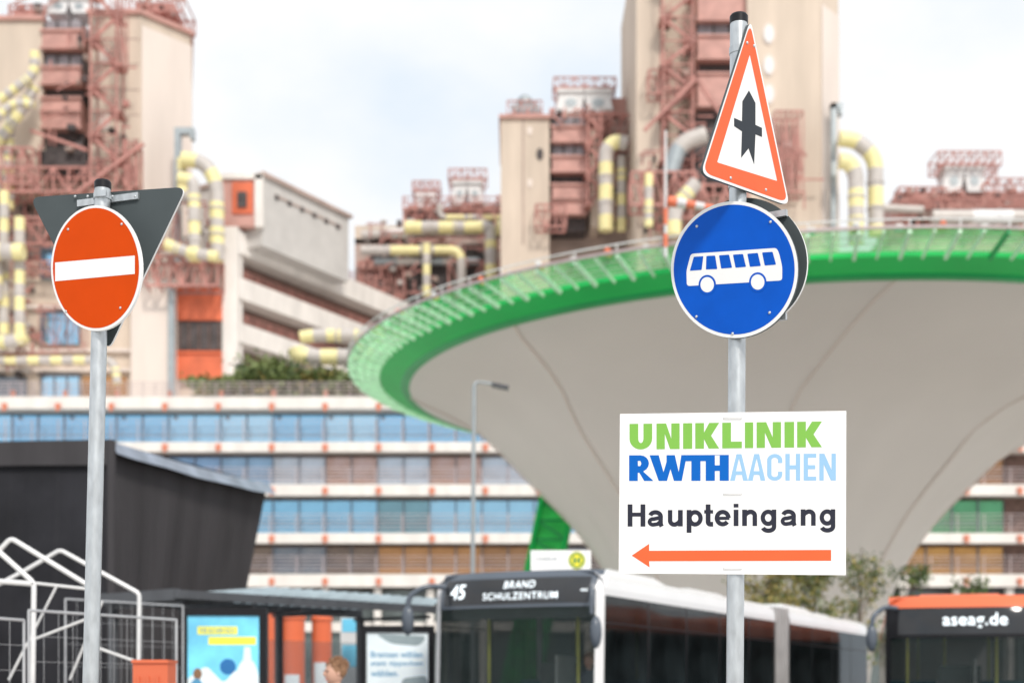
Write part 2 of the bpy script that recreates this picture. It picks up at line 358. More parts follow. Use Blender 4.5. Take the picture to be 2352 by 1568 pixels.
def letter(ch,w,s,h):
    if ch=='N':return [[(0,0),(0,1),(s*1.15,1),(w-s,.40),(w-s,1),(w,1),(w,0),(w-s*1.15,0),(s,.60),(s,0)]]
    if ch=='I':return [[(0,0),(0,1),(w,1),(w,0)]]
    if ch=='K':return [[(0,0),(0,1),(s,1),(s,.62),(w-s*1.15,1),(w,1),(w*.66,.5),(w,0),(w-s*1.2,0),(s,.38),(s,0)]]
    if ch=='L':return [[(0,0),(0,1),(s,1),(s,h),(w,h),(w,0)]]
    if ch=='H':return [[(0,0),(0,1),(s,1),(s,.5+h/2),(w-s,.5+h/2),(w-s,1),(w,1),(w,0),(w-s,0),(w-s,.5-h/2),(s,.5-h/2),(s,0)]]
    if ch=='E':return [[(0,0),(0,1),(w,1),(w,1-h),(s,1-h),(s,.5+h/2),(w*.92,.5+h/2),(w*.92,.5-h/2),(s,.5-h/2),(s,h),(w,h),(w,0)]]
    if ch=='A':return [[(0,0),(w*.36,1),(w*.64,1),(w,0),(w-s,0),(w-s*1.25,.22),(s*1.25,.22),(s,0)],[(w*.33,.36),(w*.67,.36),(w*.5,.84)]]
    if ch=='U':
        a=[(0,1),(s,1),(s,.42)]+[(w/2-(w/2-s)*math.cos(math.pi*k/10),.42-.17*math.sin(math.pi*k/10)) for k in range(1,10)]+[(w-s,.42),(w-s,1),(w,1),(w,.42)]
        a+=[(w/2+(w/2)*math.cos(math.pi*k/12),.42-.42*math.sin(math.pi*k/12)) for k in range(1,12)]+[(0,.42)]
        return [a]
    if ch=='W':  # joined W, T and H
        return [[(-3,1),(18,1),(29,.34),(36,.74),(36,1),(55,1),(64,.34),(70,1),(179,1),(179,0),(158,0),(158,.38),(147,.38),(147,0),(126,0),(126,1-h),(114,1-h),(114,0),(93,0),(93,1-h),(80,1-h),(71,0),(53,0),(45,.46),(37,0),(18,0)],
                [(147,.60),(158,.60),(158,.985),(147,.985)]]
    if ch=='R':
        return [[(0,0),(0,1),(.55*w,1)]+[(.55*w+.42*w*math.sin(math.pi*k/8),.68+.32*math.cos(math.pi*k/8)) for k in range(1,8)]+[(.70*w,.36),(w*1.20,0),(w*.74,0),(.50*w,.32),(s,.32),(s,.0)],
                [(s,.78),(.55*w,.78),(.60*w,.68),(.55*w,.58),(s*1.02,.58)]]
    if ch=='C':
        rt=.24; pts=[(w,.66),(w,1-rt)]
        pts+=[(w/2+w/2*math.cos(math.pi*k/12),1-rt+rt*math.sin(math.pi*k/12)) for k in range(1,12)]+[(0,1-rt),(0,rt)]
        pts+=[(w/2-w/2*math.cos(math.pi*k/12),rt-rt*math.sin(math.pi*k/12)) for k in range(1,12)]+[(w,rt),(w,.34),(w-s,.34),(w-s,rt)]
        pts+=[(w/2+(w/2-s)*math.cos(math.pi*k/12),rt-(rt-h)*math.sin(math.pi*k/12)) for k in range(1,12)]+[(s,rt),(s,1-rt)]
        pts+=[(w/2-(w/2-s)*math.cos(math.pi*k/12),1-rt+(rt-h)*math.sin(math.pi*k/12)) for k in range(1,12)]+[(w-s,1-rt),(w-s,.66)]
        return [pts]
def word(seq,vt,vb,m,name,off=.0008):
    mb=MB()
    for ch,x0,x1,s,h in seq:
        def fn(a,tt,x0=x0):
            u=x0+a; top=vt[0]+(vt[1]-vt[0])*(u-1445)/475; bot=vb[0]+(vb[1]-vb[0])*(u-1445)/475
            return pm(u,bot+(top-bot)*tt,off)
        mb.fill(letter(ch,x1-x0,s,h),fn,0)
    return make(name,mb,[m],t)
word([('U',1446,1498,20,.3),('N',1508,1561,19,.3),('I',1569,1590,20,.3),('K',1597,1652,20,.3),('L',1659,1704,20,.26),('I',1711,1730,20,.3),('N',1738,1794,19,.3),('I',1802,1824,20,.3),('K',1831,1888,20,.3)],(973,967),(1032,1026),'lime','green_lettering')
word([('R',1445,1492,20,.25),('W',1495,1674,20,.24)],(1045,1043),(1104,1103),'rblue','blue_lettering')
word([('A',1677,1718,11,.16),('A',1718,1758,11,.16),('C',1762,1797,10,.14),('H',1804,1838,10,.15),('E',1846,1875,10,.15),('N',1882,1920,10,.15)],(1044,1041),(1104,1103),'lblue','light_blue_lettering')
def ribbon(mb,pts,w,fn,closed=False):
    P=[Vector(p) for p in pts];n=len(P);L=[];R=[]
    for i in range(n):
        if closed: a=P[i]-P[i-1];b=P[(i+1)%n]-P[i]
        else: a=P[i]-P[i-1] if i else P[1]-P[0]; b=P[i+1]-P[i] if i<n-1 else P[-1]-P[-2]
        a=a.normalized();b=b.normalized(); na=Vector((-a.y,a.x));nb=Vector((-b.y,b.x)); m_=(na+nb).normalized(); k=w/2/max(.5,m_.dot(na))
        L.append(P[i]+m_*k);R.append(P[i]-m_*k)
    vs=[fn(p.x,p.y) for p in L+R]
    fs=[(i,(i+1)%n,n+(i+1)%n,n+i) for i in range(n if closed else n-1)]
    mb.add(vs,fs,0)
def arc(cx,cy,rx,ry,a0,a1,n=16): return [(cx+rx*math.cos(math.radians(a0+(a1-a0)*k/n)),cy+ry*math.sin(math.radians(a0+(a1-a0)*k/n))) for k in range(n+1)]
S_=11.0
def glyph(ch):   # strokes in board pixels, x right, y up from the baseline
    if ch=='H':return [([(5.2,0),(5.2,51)],S_,0),([(34.8,0),(34.8,51)],S_,0),([(5,27.5),(35,27.5)],9,0)]
    if ch=='a':return [(arc(18,23.0,12.2,9.6,165,0,12)+[(30,8),(30.8,3.5),(32.5,0)],S_-1,0),([(30,20.5),(23,19.0),(14,17)]+arc(12.5,10.6,8,6.6,100,290,12)+[(23,5.5),(29,11)],8.8,0)]
    if ch=='u':return [([(5.2,37.5),(5.2,14)]+arc(15,13.2,9.8,9,180,300,10)+[(25,8.5),(28.8,14)],S_-.8,0),([(28.8,0),(28.8,37.5)],S_,0)]
    if ch=='n':return [([(5.2,0),(5.2,37.5)],S_,0),([(5.2,23),(9,28.5)]+arc(19,23.5,9.8,9,125,0,12)+[(28.8,23),(28.8,0)],S_-.6,0)]
    if ch=='p':return [([(5.2,-15),(5.2,37.5)],S_,0),(arc(19,18.4,12.6,14,0,350,34),S_-1,1)]
    if ch=='g':return [([(31,37.5),(31,-1)]+arc(18,-2,13,9,0,-165,12),S_-.8,0),(arc(17.5,18.6,12.4,13.8,0,350,34),S_-1,1)]
    if ch=='t':return [([(9.5,50),(9.5,10)]+arc(15,9.8,5.5,5.3,180,270,6)+[(21,4.6)],S_,0),([(.5,33),(21,33)],8,0)]
    if ch=='e':return [([(7,18),(34,18)],7.4,0),(arc(18.5,18.5,13.4,14,0,322,30),S_-1,0)]
    if ch=='i':return [([(5.2,0),(5.2,37.5)],S_,0),([(5.2,42.5),(5.2,51)],S_,0)]
mb=MB()
for ch,x0 in (('H',1442),('a',1487.5),('u',1534),('p',1577.5),('t',1617),('e',1641.5),('i',1685.5),('n',1705),('g',1747),('a',1793),('n',1839.5),('g',1882.5)):
    base=1208.5+(1206-1208.5)*(x0-1442)/478
    for k,(pts,w_,cl) in enumerate(glyph(ch)):
        ribbon(mb,pts,w_,lambda a,b_,x0=x0,base=base,k=k:pm(x0+a,base-b_,.0008+.00012*k),bool(cl))
make('dark_lettering',mb,['ink'],t)
layer(pm,[[[(1451,1275),(1491,1248),(1491,1264),(1909,1262),(1909,1287),(1491,1288),(1492,1302)]]],.0008,'sign_red','orange_arrow',t)
for v in (958,1132,1303): 
    mb=MB(); mb.tube([pm(1662,v,0),pm(1663,v+2,.006),pm(1703,v+2,.006),pm(1704,v,0)],.0022,0,6); make('cable_tie',mb,['hvac'],t)
# --- left post
LT=W(236,425,6.95); LB=W(208,1568,6.95); LG=LT+(LB-LT)*((LT.z-.12)/(LT.z-LB.z))
def axL(v): return LT.lerp(LB,(v-425)/(1568-425))
lp=empty('traffic_sign_post',(LG.x,LG.y,.12),label='galvanised post with no entry sign and reversed yield sign',category='traffic sign')
mb=MB(); mb.tube([LG,LT],.0385,0,32); make('pole',mb,['galv'],lp)
mb=MB(); mb.tube([LT+Vector((0,0,-.02)),LT+Vector((0,0,.012))],.0405,0,32); mb.tube([LT+Vector((0,0,.012)),LT+Vector((0,0,.02))],.0405,0,32,r2=.035); make('pole_cap',mb,['black'],lp)
pm=pmat(axL(616),-26.5,.06)
t=plate(pm,ell(221,615.5,104,144),.014,['sign_white','sign_white'],'no_entry_sign',lp,label='round orange-red no entry sign with white bar')
layer(pm,[[ell(220.5,615.5,99,138)]],.0008,'sign_red2','sign_face',t)
layer(pm,[[[(127,603),(310,587),(310,629),(127,646)]]],.0016,'sign_white','white_bar',t)
bolts(pm,[(157,527),(280,515),(152,715),(277,707)],'bolt',t,.007)
pm2=pmat(axL(600),-19,-.055)
plate(pm2,rpoly([(68,453),(428,429),(248,806)],26),.012,['sign_back','sign_white'],'yield_sign_reverse',lp,label='dark grey back of a triangular yield sign')
a=math.radians(-19); xd=Vector((math.cos(a),math.sin(a),0))
for v in (452,742):
    mb=MB(); c=axL(v); mb.tube([c+Vector((0,0,-.014)),c+Vector((0,0,.014))],.043,0,24)
    k=.175 if v==452 else .05
    mb.beam(c-xd*k-pm2.n*.045,c+xd*k-pm2.n*.045,.014,0,.032)
    mb.beam(c-xd*.01+pm2.n*.05,c+xd*.05+pm2.n*.04,.012,0,.03)
    if v==452:
        for u in (176,205,262,314): mb.sphere(pm2(u,453,.012),.0075,0,8)
    else: mb.beam(c,c+pm.n*.05,.03,0,.028)
    make('mounting_bar',mb,['galv'],lp)
# ------------------------------------------------------------------ lower hospital wing
Y=125.0
hw=empty('hospital_wing',(X(1176,Y),Y,0),label='long white hospital wing with blue ribbon windows and railed ledges',category='building')
mb=MB(); mb.box(X(-200,Y),X(2600,Y),Y+.6,Y+30,0,Z(925,Y),0); make('wall',mb,['brown'],hw)
mb=MB(); mb.box(X(-200,Y),X(2600,Y),Y+.3,Y+31,Z(946,Y),Z(917,Y)); mb.box(X(-200,Y),X(2600,Y),Y-1.6,Y+.3,Z(946,Y),Z(919,Y)); make('roof_fascia',mb,['white_conc'],hw)
for a,b_ in ((1022,1044),(1118,1143),(1228,1251),(1321,1350)):
    mb=MB(); mb.box(X(-200,Y),X(2600,Y),Y-1.5,Y+.6,Z(b_-3,Y),Z(a+5,Y)); mb.box(X(-200,Y),X(2600,Y),Y-1.7,Y-1.5,Z(b_,Y),Z(a,Y)); make('ledge',mb,['white_conc'],hw)
rows=[(948,1021,'glass_blue'),(1046,1117,'glass_mix'),(1146,1226,'glass_dim'),(1253,1319,'glass_warm')]
for a,b_,g in rows:
    def winmesh(gm,u):
        mb=MB(); x0=X(u,Y);x1=X(u+120,Y);z0=Z(b_,Y);z1=Z(a,Y)
        for i in range(2):
            xa=x0+(x1-x0)*i/2;xb=x0+(x1-x0)*(i+1)/2
            mb.box(xa+.06,xb-.06,Y+.15,Y+.25,z0+.1,z1-.1,0)
            mb.box(xa-.04,xa+.06,Y,Y+.3,z0,z1,1); mb.box(xb-.06,xb-.041,Y,Y+.3,z0,z1,1)
            zz=z0+(z1-z0)*.32; mb.box(xa+.06,xb-.06,Y+.1,Y+.15,zz-.03,zz+.03,1)
        return make('window',mb,[gm,'frame'],hw)
    base={}
    for i in range(-1,20):
        u=-93+120*i
        gm=g
        if u>1700: gm={'glass_dim':'glass_green','glass_warm':'glass_gold','glass_mix':'glass_warm'}.get(g,g)
        if gm not in base: base[gm]=(winmesh(gm,u),u)
        else:
            s,u0=base[gm]; o=dup(s,hw,WL[s.name]+Vector((X(u,Y)-X(u0,Y),0,0)))
mb=MB(); mb.box(-.22,.22,-.25,0,-.25,.25); mb.box(-.1,.1,-.35,-.25,-.45,.25)
mb.v=[p+Vector((X(27,Y),Y-1.7,Z(942,Y))) for p in mb.v]
br=make('bracket',mb,['obracket'],hw); first=True
for v in (942,1034,1132,1240,1337):
    for i in range(0,20):
        u=27+121*i
        if 1290<u<2070 or u>2450: continue
        if first: first=False; continue
        dup(br,hw,WL[br.name]+Vector((X(u,Y)-X(27,Y),0,Z(v,Y)-Z(942,Y))))
for a,b_ in ((972,1021),(1080,1118),(1185,1227),(1280,1320)):
    mb=MB()
    for k in range(5): mb.box(X(-200,Y),X(2600,Y),Y-1.65,Y-1.6,Z(a+(b_-a)*k/5,Y)-.025,Z(a+(b_-a)*k/5,Y)+.025,0)
    for i in range(46): mb.box(X(-93+60*i,Y)-.04,X(-93+60*i,Y)+.04,Y-1.6,Y-1.54,Z(b_,Y),Z(a,Y),0)
    make('railing',mb,['rail'],hw)
mb=MB()
mb.box(X(-200,Y),X(2600,Y),Y+.2,Y+.3,0,Z(1353,Y),0)
for i in range(24): mb.box(X(-90+120*i,Y)-.3,X(-90+120*i,Y)+.3,Y-1.2,Y-.6,0,Z(1352,Y),1)
mb.box(X(-200,Y),X(2600,Y),Y-.3,Y+.2,Z(1450,Y),Z(1428,Y),1)
make('ground_floor',mb,['glass_ground','white_conc'],hw)
mb=MB()
for k in range(6): mb.box(X(-200,Y),X(1300,Y),Y+.1,Y+.16,Z(914-7.5*k,Y)-.03,Z(914-7.5*k,Y)+.03,0)
for i in range(50): mb.box(X(-93+28*i,Y)-.03,X(-93+28*i,Y)+.03,Y+.17,Y+.22,Z(917,Y),Z(876,Y),0)
for i in range(13): mb.box(X(27+120*i,Y)-.18,X(27+120*i,Y)+.18,Y+.23,Y+.5,Z(917,Y),Z(895,Y),1)
make('terrace_railing',mb,['rail','obracket'],hw)
def leaves(mb,c,rad,n,size,mis=(0,1),seed=1):
    rnd=random.Random(seed); c=Vector(c)
    clumps=[Vector((rnd.uniform(-1,1)*rad[0],rnd.uniform(-1,1)*rad[1],rnd.uniform(-1,1)*rad[2]))*.8 for _ in range(max(4,n//60))]
    for i in range(n):
        k=rnd.randrange(len(clumps)); q=clumps[k]
        s_=min(rad)*.42
        p=c+q+Vector((rnd.gauss(0,s_),rnd.gauss(0,s_),rnd.gauss(0,s_*.8)))
        a=Vector((rnd.uniform(-1,1),rnd.uniform(-1,1),rnd.uniform(-.6,.6))).normalized(); b=a.cross(Vector((rnd.uniform(-1,1),rnd.uniform(-1,1),rnd.uniform(-1,1)))).normalized()
        z=size*rnd.uniform(.6,1.3)
        mb.add([p-a*z,p+b*z*.5,p+a*z,p-b*z*.5],[(0,1,2,3)],mis[k%len(mis)])
for j,(u0,u1,v0) in enumerate(((410,600,868),(540,700,835),(660,860,850),(820,990,862))):
    mb=MB(); c=W((u0+u1)/2,(v0+912)/2,128); leaves(mb,c,((u1-u0)/2*.04,1.5,(912-v0)/2*.045),2200,.3,(0,0,1,2),seed=j)
    mb.tube([c-Vector((0,0,3)),c],.12,3,6)
    make('terrace_shrub',mb,['leaf1','leaf2','leaf3','bark'],label='dense green shrub planted on the roof terrace',category='shrub',group='terrace shrubs')
# ------------------------------------------------------------------ tower helpers
def stair(mb,u0,u1,v0,v1,y,n,w=.17,d=2.5):
    for u in (u0,u1):
        for yy in (y,y+d): mb.beam((X(u,y),yy,Z(v1,y)),(X(u,y),yy,Z(v0,y)),w)
    for i in range(n+1):
        z=Z(v0+(v1-v0)*i/n,y); xa,xb=X(u0,y),X(u1,y)
        q=(xb-xa)*.3
        mb.box(xa-.4,xa+q,y-.05,y+d,z-.08,z+.08) if i%2==0 else mb.box(xb-q,xb+.4,y-.05,y+d,z-.08,z+.08)
        mb.beam((xa,y,z),(xb,y,z),.12)
        e0,e1=(xa-.5,xa+q) if i%2==0 else (xb-q,xb+.5)
        for k in (.5,1.0): mb.beam((e0,y,z+k),(e1,y,z+k),.07)
        if i<n:
            z2=Z(v0+(v1-v0)*(i+1)/n,y)
            a,b_=((xa,xb) if i%2==0 else (xb,xa))
            mb.beam((a,y+.3,z),(b_,y+.3,z2),.2,0,.35); mb.beam((a,y+.2,z+1),(b_,y+.2,z2+1),.08)
            for k in range(5): 
                q=k/4; mb.beam((a+(b_-a)*q,y+.2,z+(z2-z)*q),(a+(b_-a)*q,y+.2,z+(z2-z)*q+1),.06)
def truss(mb,u0,u1,v0,v1,y,n,w=.18,d=2.5,mi=0):
    w*=.8
    za,zb=Z(v1,y),Z(v0,y)
    for yy in (y,y+d):
        for z in (za,zb): mb.beam((X(u0,y),yy,z),(X(u1,y),yy,z),w,mi)
        for i in range(n+1):
            x=X(u0+(u1-u0)*i/n,y); mb.beam((x,yy,za),(x,yy,zb),w*.8,mi)
            if i<n:
                x2=X(u0+(u1-u0)*(i+1)/n,y); mb.beam((x,yy,za if i%2 else zb),(x2,yy,zb if i%2 else za),w*.7,mi)
    for i in range(n+1):
        x=X(u0+(u1-u0)*i/n,y)
        for z in (za,zb): mb.beam((x,y,z),(x,y+d,z),w*.7,mi)
def ppipe(pts,y,rpx,parent,bandpx=34,name='pipe',dy=0,mats=('yellow','greypipe')):
    mb=MB(); r=rpx*y/F
    P=[W(p[0],p[1],y)+Vector((0,(p[2] if len(p)>2 else 0),0)) for p in pts]
    mb.tube(P,r,0,14,fillet=r*2.6,band=bandpx*y/F,mi2=1)
    for i in range(len(P)-1):
        a,b_=P[i],P[i+1]; L=(b_-a).length; k=int(L/(bandpx*2*y/F))
        for j in range(1,k+1):
            q=a.lerp(b_,j/(k+1)); d=(b_-a).normalized()*.12; mb.tube([q-d,q+d],r*1.12,1,14)
    return make(name,mb,list(mats),parent)
def core(mb,u0,u1,y,items):
    for v0,v1,k in items:
        yy=y-(1.2 if k==1 else .4 if k==0 else 0)
        mb.box(X(u0,y),X(u1,y),yy,y+6,Z(v1,y),Z(v0,y)+0,k)
        if k==0:
            for j in range(4): 
                x=X(u0+(u1-u0)*j/3,y); mb.box(x-.1,x+.1,yy-.12,yy,Z(v1,y),Z(v0,y),2)
        if k==1:
            mb.box(X(u0-4,y),X(u1+4,y),yy-.25,yy,Z(v0+3,y),Z(v0-2,y),1); mb.box(X(u0-4,y),X(u1+4,y),yy-.25,yy,Z(v1+1,y),Z(v1-4,y),1)
def oval(mb,u,v,y,ru,rv,mi=0):
    mb.add([W(*p,y) for p in ell(u,v,ru,rv,20)]+[W(*p,y+.3) for p in ell(u,v,ru,rv,20)],[tuple(range(20))]+[(i,20+i,20+(i+1)%20,(i+1)%20) for i in range(20)],mi)
def hvac(parent,u0,u1,v0,v1,y,tr=True):
    n=2
    for i in range(n):
        mb=MB()
        a=u0+(u1-u0)*i/n+2; b_=u0+(u1-u0)*(i+1)/n-2; sh=(4 if i==0 else -4)
        vs=[]
        for yy,k in ((y,0),(y+3,0)):
            vs+=[(X(a-sh*1.5,y),yy,Z(v1,y)),(X(b_-sh*1.5,y),yy,Z(v1,y)),(X(b_+sh,y),yy,Z(v0,y)),(X(a+sh,y),yy,Z(v0,y))]
        mb.add(vs,[(0,1,2,3),(7,6,5,4),(0,4,5,1),(1,5,6,2),(2,6,7,3),(3,7,4,0)],0)
        mb.add([W(*p,y-.05) for p in ell((a+b_)/2,(v0*.45+v1*.55),(b_-a)*.24,(v1-v0)*.2,16)],[tuple(range(16))],1)
        mb.box(X(a-3,y),X(b_+3,y),y-.3,y+3.3,Z(v0+5,y),Z(v0-2,y),0)
        make('air_handling_unit',mb,['hvac','duct'],parent)
    if tr:
        mb=MB(); truss(mb,u0-8,u1+10,v0-30,v0-8,y,6,.2,3.5); truss(mb,u0-4,u1+4,v0-8,v1,y+3.5,4,.2,.5); make('roof_lattice',mb,['red'],parent)
def clutter(parent,u0,u1,v0,v1,y,n,seed,pal=(0,0,1,2,3)):
    rnd=random.Random(seed); mb=MB()
    for i in range(n):
        u=rnd.uniform(u0,u1);v=rnd.uniform(v0,v1);w_=rnd.uniform(5,18);h=rnd.uniform(4,14)
        mb.pbox(u,u+w_,v,v+h,y+rnd.uniform(0,1.5),rnd.uniform(.5,1.2),rnd.choice(pal))
    for i in range(n):
        u=rnd.uniform(u0,u1); v=rnd.uniform(v0,v1); yy=y-rnd.uniform(.1,1.0)
        if rnd.random()<.5: mb.beam(W(u,v,yy),W(u+rnd.uniform(20,60),v+rnd.choice((0,0,22,-22)),yy),.16,0)
        else: mb.beam(W(u,v,yy),W(u,v+rnd.uniform(20,50),yy),.16,0)
    o=make('plant_equipment',mb,['red','dark','greypipe','pink'],parent); o['kind']='stuff'
# ------------------------------------------------------------------ left tower
Y=150.0
lt=empty('service_tower',(X(200,Y),Y,20),label='beige concrete service tower with red stairs and yellow pipes',category='tower')
mb=MB()
mb.prism([(X(-90,Y),Y),(X(97,Y),Y),(X(97,Y),Y+20),(X(-90,Y),Y+20)],Z(440,Y),Z(48,Y),0)
mb.prism([(X(205,Y),Y),(X(322,Y),Y),(-35.0,154.8),(-39.2,172),(X(205,Y),172)],20,Z(34,Y),0)
mb.box(X(97,Y),X(205,Y),Y+3,Y+20,20,Z(60,Y),0)
for v in range(90,440,58): mb.box(X(206,Y),X(321,Y),Y-.03,Y,Z(v,Y)-.06,Z(v,Y)+.06,1)
make('shaft_wall',mb,['concrete','pink'],lt)
mb=MB(); mb.prism([(X(323,Y)+.1,Y+.05),(-34.9,154.9),(-34.9,155.2),(X(323,Y)+.1,Y+.35)],Z(660,Y),Z(40,Y)-.8,0); make('lit_chamfer_face',mb,['concrete2'],lt)  # thin paler skin, paints sunlight onto the chamfered side
mb=MB(); mb.prism([(X(-95,Y),Y-.4),(X(100,Y),Y-.4),(X(100,Y),Y+20.4),(X(-95,Y),Y+20.4)],Z(48,Y),Z(39,Y),0)
mb.prism([(X(200,Y),Y-.4),(X(324,Y),Y-.4),(-34.6,154.6),(-38.8,172.4),(X(200,Y),172.4)],Z(34,Y),Z(24,Y),0); make('red_coping',mb,['redpanel'],lt)
mb=MB(); core(mb,105,192,Y+1,[(52,82,0),(82,124,1),(124,131,2),(131,166,0),(166,206,1),(206,236,2),(236,270,1),(270,306,1),(306,346,2)])
mb.pbox(85,200,346,380,Y,8,2); mb.pbox(95,190,380,402,Y+1,7,2); make('lift_core',mb,['lilac','redpanel','dark'],lt)
mb=MB(); stair(mb,208,268,-20,420,Y-3.5,8); truss(mb,266,284,-20,150,Y-4,1,.2,1.5); make('fire_stair',mb,['red'],lt)
mb=MB(); truss(mb,-20,300,385,440,Y-3,9,.28,3); truss(mb,0,75,340,420,Y-3,3,.25,2); mb.pbeam(180,440,330,330,Y-3.5,.35); mb.pbeam(70,300,200,345,Y-3,.3); mb.pbeam(290,320,290,430,Y-3,.3); mb.pbeam(312,320,312,430,Y-3,.3)
truss(mb,285,315,330,430,Y-2,2,.22,2); make('steel_walkway',mb,['red'],lt)
for v in (280,130):
    mb=MB(); oval(mb,241,v,Y-.15,13,20);  make('porthole',mb,['concrete2'],lt)
hvac(lt,110,205,-5,30,Y+2,False)
mb=MB(); truss(mb,300,420,-10,26,Y+5,6,.22,6); mb.pbox(310,400,6,26,Y+8,5,0); make('roof_lattice',mb,['red'],lt)
mb=MB(); truss(mb,20,100,12,39,Y+3,5,.2,6); mb.pbox(30,90,22,39,Y+4,5,0); make('roof_lattice',mb,['red'],lt)
clutter(lt,20,105,5,36,Y+2,10,3); clutter(lt,300,400,0,20,Y+6,9,5); clutter(lt,90,285,60,400,Y-2,22,6,(0,1,3))
ppipe([(0,230),(80,170),(80,120)],Y-4,11,lt,16); ppipe([(-10,330),(40,270),(80,200)],Y-3,12,lt,18); ppipe([(20,480),(20,270),(75,215)],Y-2,12,lt,18); ppipe([(-20,285),(30,235),(78,240)],Y-5,9,lt,15)
mb=MB(); mb.pbox(400,413,292,640,Y,1); mb.pbox(413,444,292,306,Y,1.0); mb.pbox(436,444,306,318,Y,1.0); make('exhaust_duct',mb,['duct'],lt)
ppipe([(418,365),(470,372),(498,420),(498,600)],Y-3,17,lt,36); ppipe([(410,408),(445,415),(448,600)],Y-4.5,14,lt,30)
ppipe([(380,560),(430,580),(470,585),(500,590)],Y-5,13,lt,26); ppipe([(418,365),(418,440),(440,470)],Y-2,12,lt,26)
wb=empty('ward_block',(X(200,Y),Y-1,20),label='beige hospital block with orange panels and exposed pipes',category='building')
Yb=149.0
mb=MB(); mb.pbox(-90,300,600,1000,Yb,20,0); mb.pbox(300,402,640,1000,Yb-1,21,1); mb.pbox(402,512,600,1000,Yb+1,20,0)
mb.pbox(-90,402,440,600,Yb+5,16,2); mb.pbox(402,512,600,660,Yb,2,2)
for v in (700,800,845): mb.pbox(-90,300,v,v+7,Yb-.6,.6,1)
make('wall',mb,['concrete','concrete2','pink'],wb)
for v0,v1 in ((662,735),(805,868)):
    mb=MB(); mb.pbox(405,508,v0,v1,Yb,1); mb.pbox(405,508,v0,v0+6,Yb-.2,.2); make('orange_panel',mb,['orange'],wb)
mb=MB(); mb.pbox(405,508,738,803,Yb+.2,.8,0)
for i in range(5): mb.pbox(410+23*i,412+23*i,738,803,Yb,.2,1)
make('window',mb,['dark','brown'],wb)
for v0,v1 in ((720,790),(865,918),(575,640)):
    mb=MB(); mb.pbox(95,180,v0,v1,Yb-.4,.3,0); 
    for i in range(4): mb.pbox(93+29*i,96+29*i,v0-3,v1,Yb-.6,.2,1)
    mb.pbox(93,183,v0-6,v0-2,Yb-.7,.6,1); make('window',mb,['glass_blue','frame'],wb)
for u0,u1 in ((190,290),(-20,60)):
    mb=MB(); mb.pbox(u0,u1,865,918,Yb-.3,.3,0); make('window',mb,['glass_warm'],wb)
ppipe([(-40,827),(262,827),(270,880)],Yb-3,10,wb,26); ppipe([(10,440),(10,800)],Yb-3,11,wb,30); ppipe([(45,500),(45,790)],Yb-4,12,wb,30); ppipe([(-40,578),(55,578)],Yb-5,19,wb,40)
ppipe([(-10,560),(-10,690)],Yb-4,16,wb,34); ppipe([(-30,785),(30,785),(60,770)],Yb-4,15,wb,34)
mb=MB(); truss(mb,335,500,588,655,Yb-3,6,.3,3); truss(mb,-20,130,500,560,Yb-2,4,.25,2); truss(mb,0,330,600,625,Yb-2,10,.2,1.5); truss(mb,90,190,700,800,Yb-2,3,.12,1.5); mb.pbeam(290,640,335,590,Yb-3,.3)
truss(mb,330,400,480,560,Yb-2,2,.22,2); make('steel_lattice',mb,['red'],wb)
mb=MB(); mb.pbox(386,400,660,910,Yb-1.6,.6); make('drain_duct',mb,['duct'],wb)
clutter(wb,-20,300,445,600,Yb+3,50,11,(0,1,1,2,3)); clutter(wb,-20,90,640,860,Yb-1.5,22,12); clutter(wb,300,500,460,600,Yb-1,16,14)
# ------------------------------------------------------------------ slanted office block
ob=empty('office_block',(-27,155,20),label='white concrete office block with stepped balcony bands',category='building')
d=Vector((.487,.873,0)); nrm=Vector((d.y,-d.x,0))
def ob_box(mb,s0,s1,n0,n1,z0,z1,mi=0,S=Vector((-29,150,0))):
    P=[S+d*s0+nrm*n0,S+d*s1+nrm*n0,S+d*s1+nrm*n1,S+d*s0+nrm*n1]
    mb.add([(p.x,p.y,z0) for p in P]+[(p.x,p.y,z1) for p in P],[(0,1,2,3),(7,6,5,4),(0,4,5,1),(1,5,6,2),(2,6,7,3),(3,7,4,0)],mi)
y=150
mb=MB(); L=33
ob_box(mb,.5,L,-14,-2.5,15,Z(535,y),1); make('louvre_wall',mb,['brown','brown'],ob)
for v0,v1,s1 in ((528,578,L+1),(634,682,L),(738,782,L-3)):
    mb=MB(); ob_box(mb,0,s1,-15,0,Z(v1,y),Z(v0,y)); make('balcony_band',mb,['white_conc'],ob)
mb=MB(); ob_box(mb,-.2,1.2,-15,-.3,15,Z(520,y)); mb.pbox(510,546,520,960,149.6,3,0); make('end_wall',mb,['white_conc'],ob)
mb=MB()
for k in range(34):
    for v0,v1 in ((578,634),(682,738)): ob_box(mb,1.5+k*.9,1.6+k*.9,-.9,-.75,Z(v1,y),Z(v0,y)-1.6)
for v0 in (504,612,714): 
    for k in range(3): ob_box(mb,0,L,-.5,-.42,Z(v0+8*k,y)-.035,Z(v0+8*k,y)+.035)
    for k in range(17): ob_box(mb,.2+k*1.9,.28+k*1.9,-.5,-.42,Z(v0+26,y),Z(v0,y))
make('red_railing',mb,['red'],ob)
S2=Vector((X(603,150.5),150.5,0))
mb=MB(); ob_box(mb,0,15.5,-12,0,Z(560,y),Z(400,y),0,S2)
make('penthouse_wall',mb,['grey_wall'],ob)
mb=MB(); ob_box(mb,-.3,15.8,-12,.4,Z(400,y),Z(392,y),0,S2); ob_box(mb,2,14,.01,.12,Z(432,y)-.1,Z(432,y)+.1,0,S2)
make('roof_edge',mb,['pink'],ob)
for k in range(6):
    mb=MB(); ob_box(mb,2+2.2*k,2.5+2.2*k,.02,.2,Z(440,y),Z(430,y),0,S2); make('wall_vent',mb,['dark'],ob)
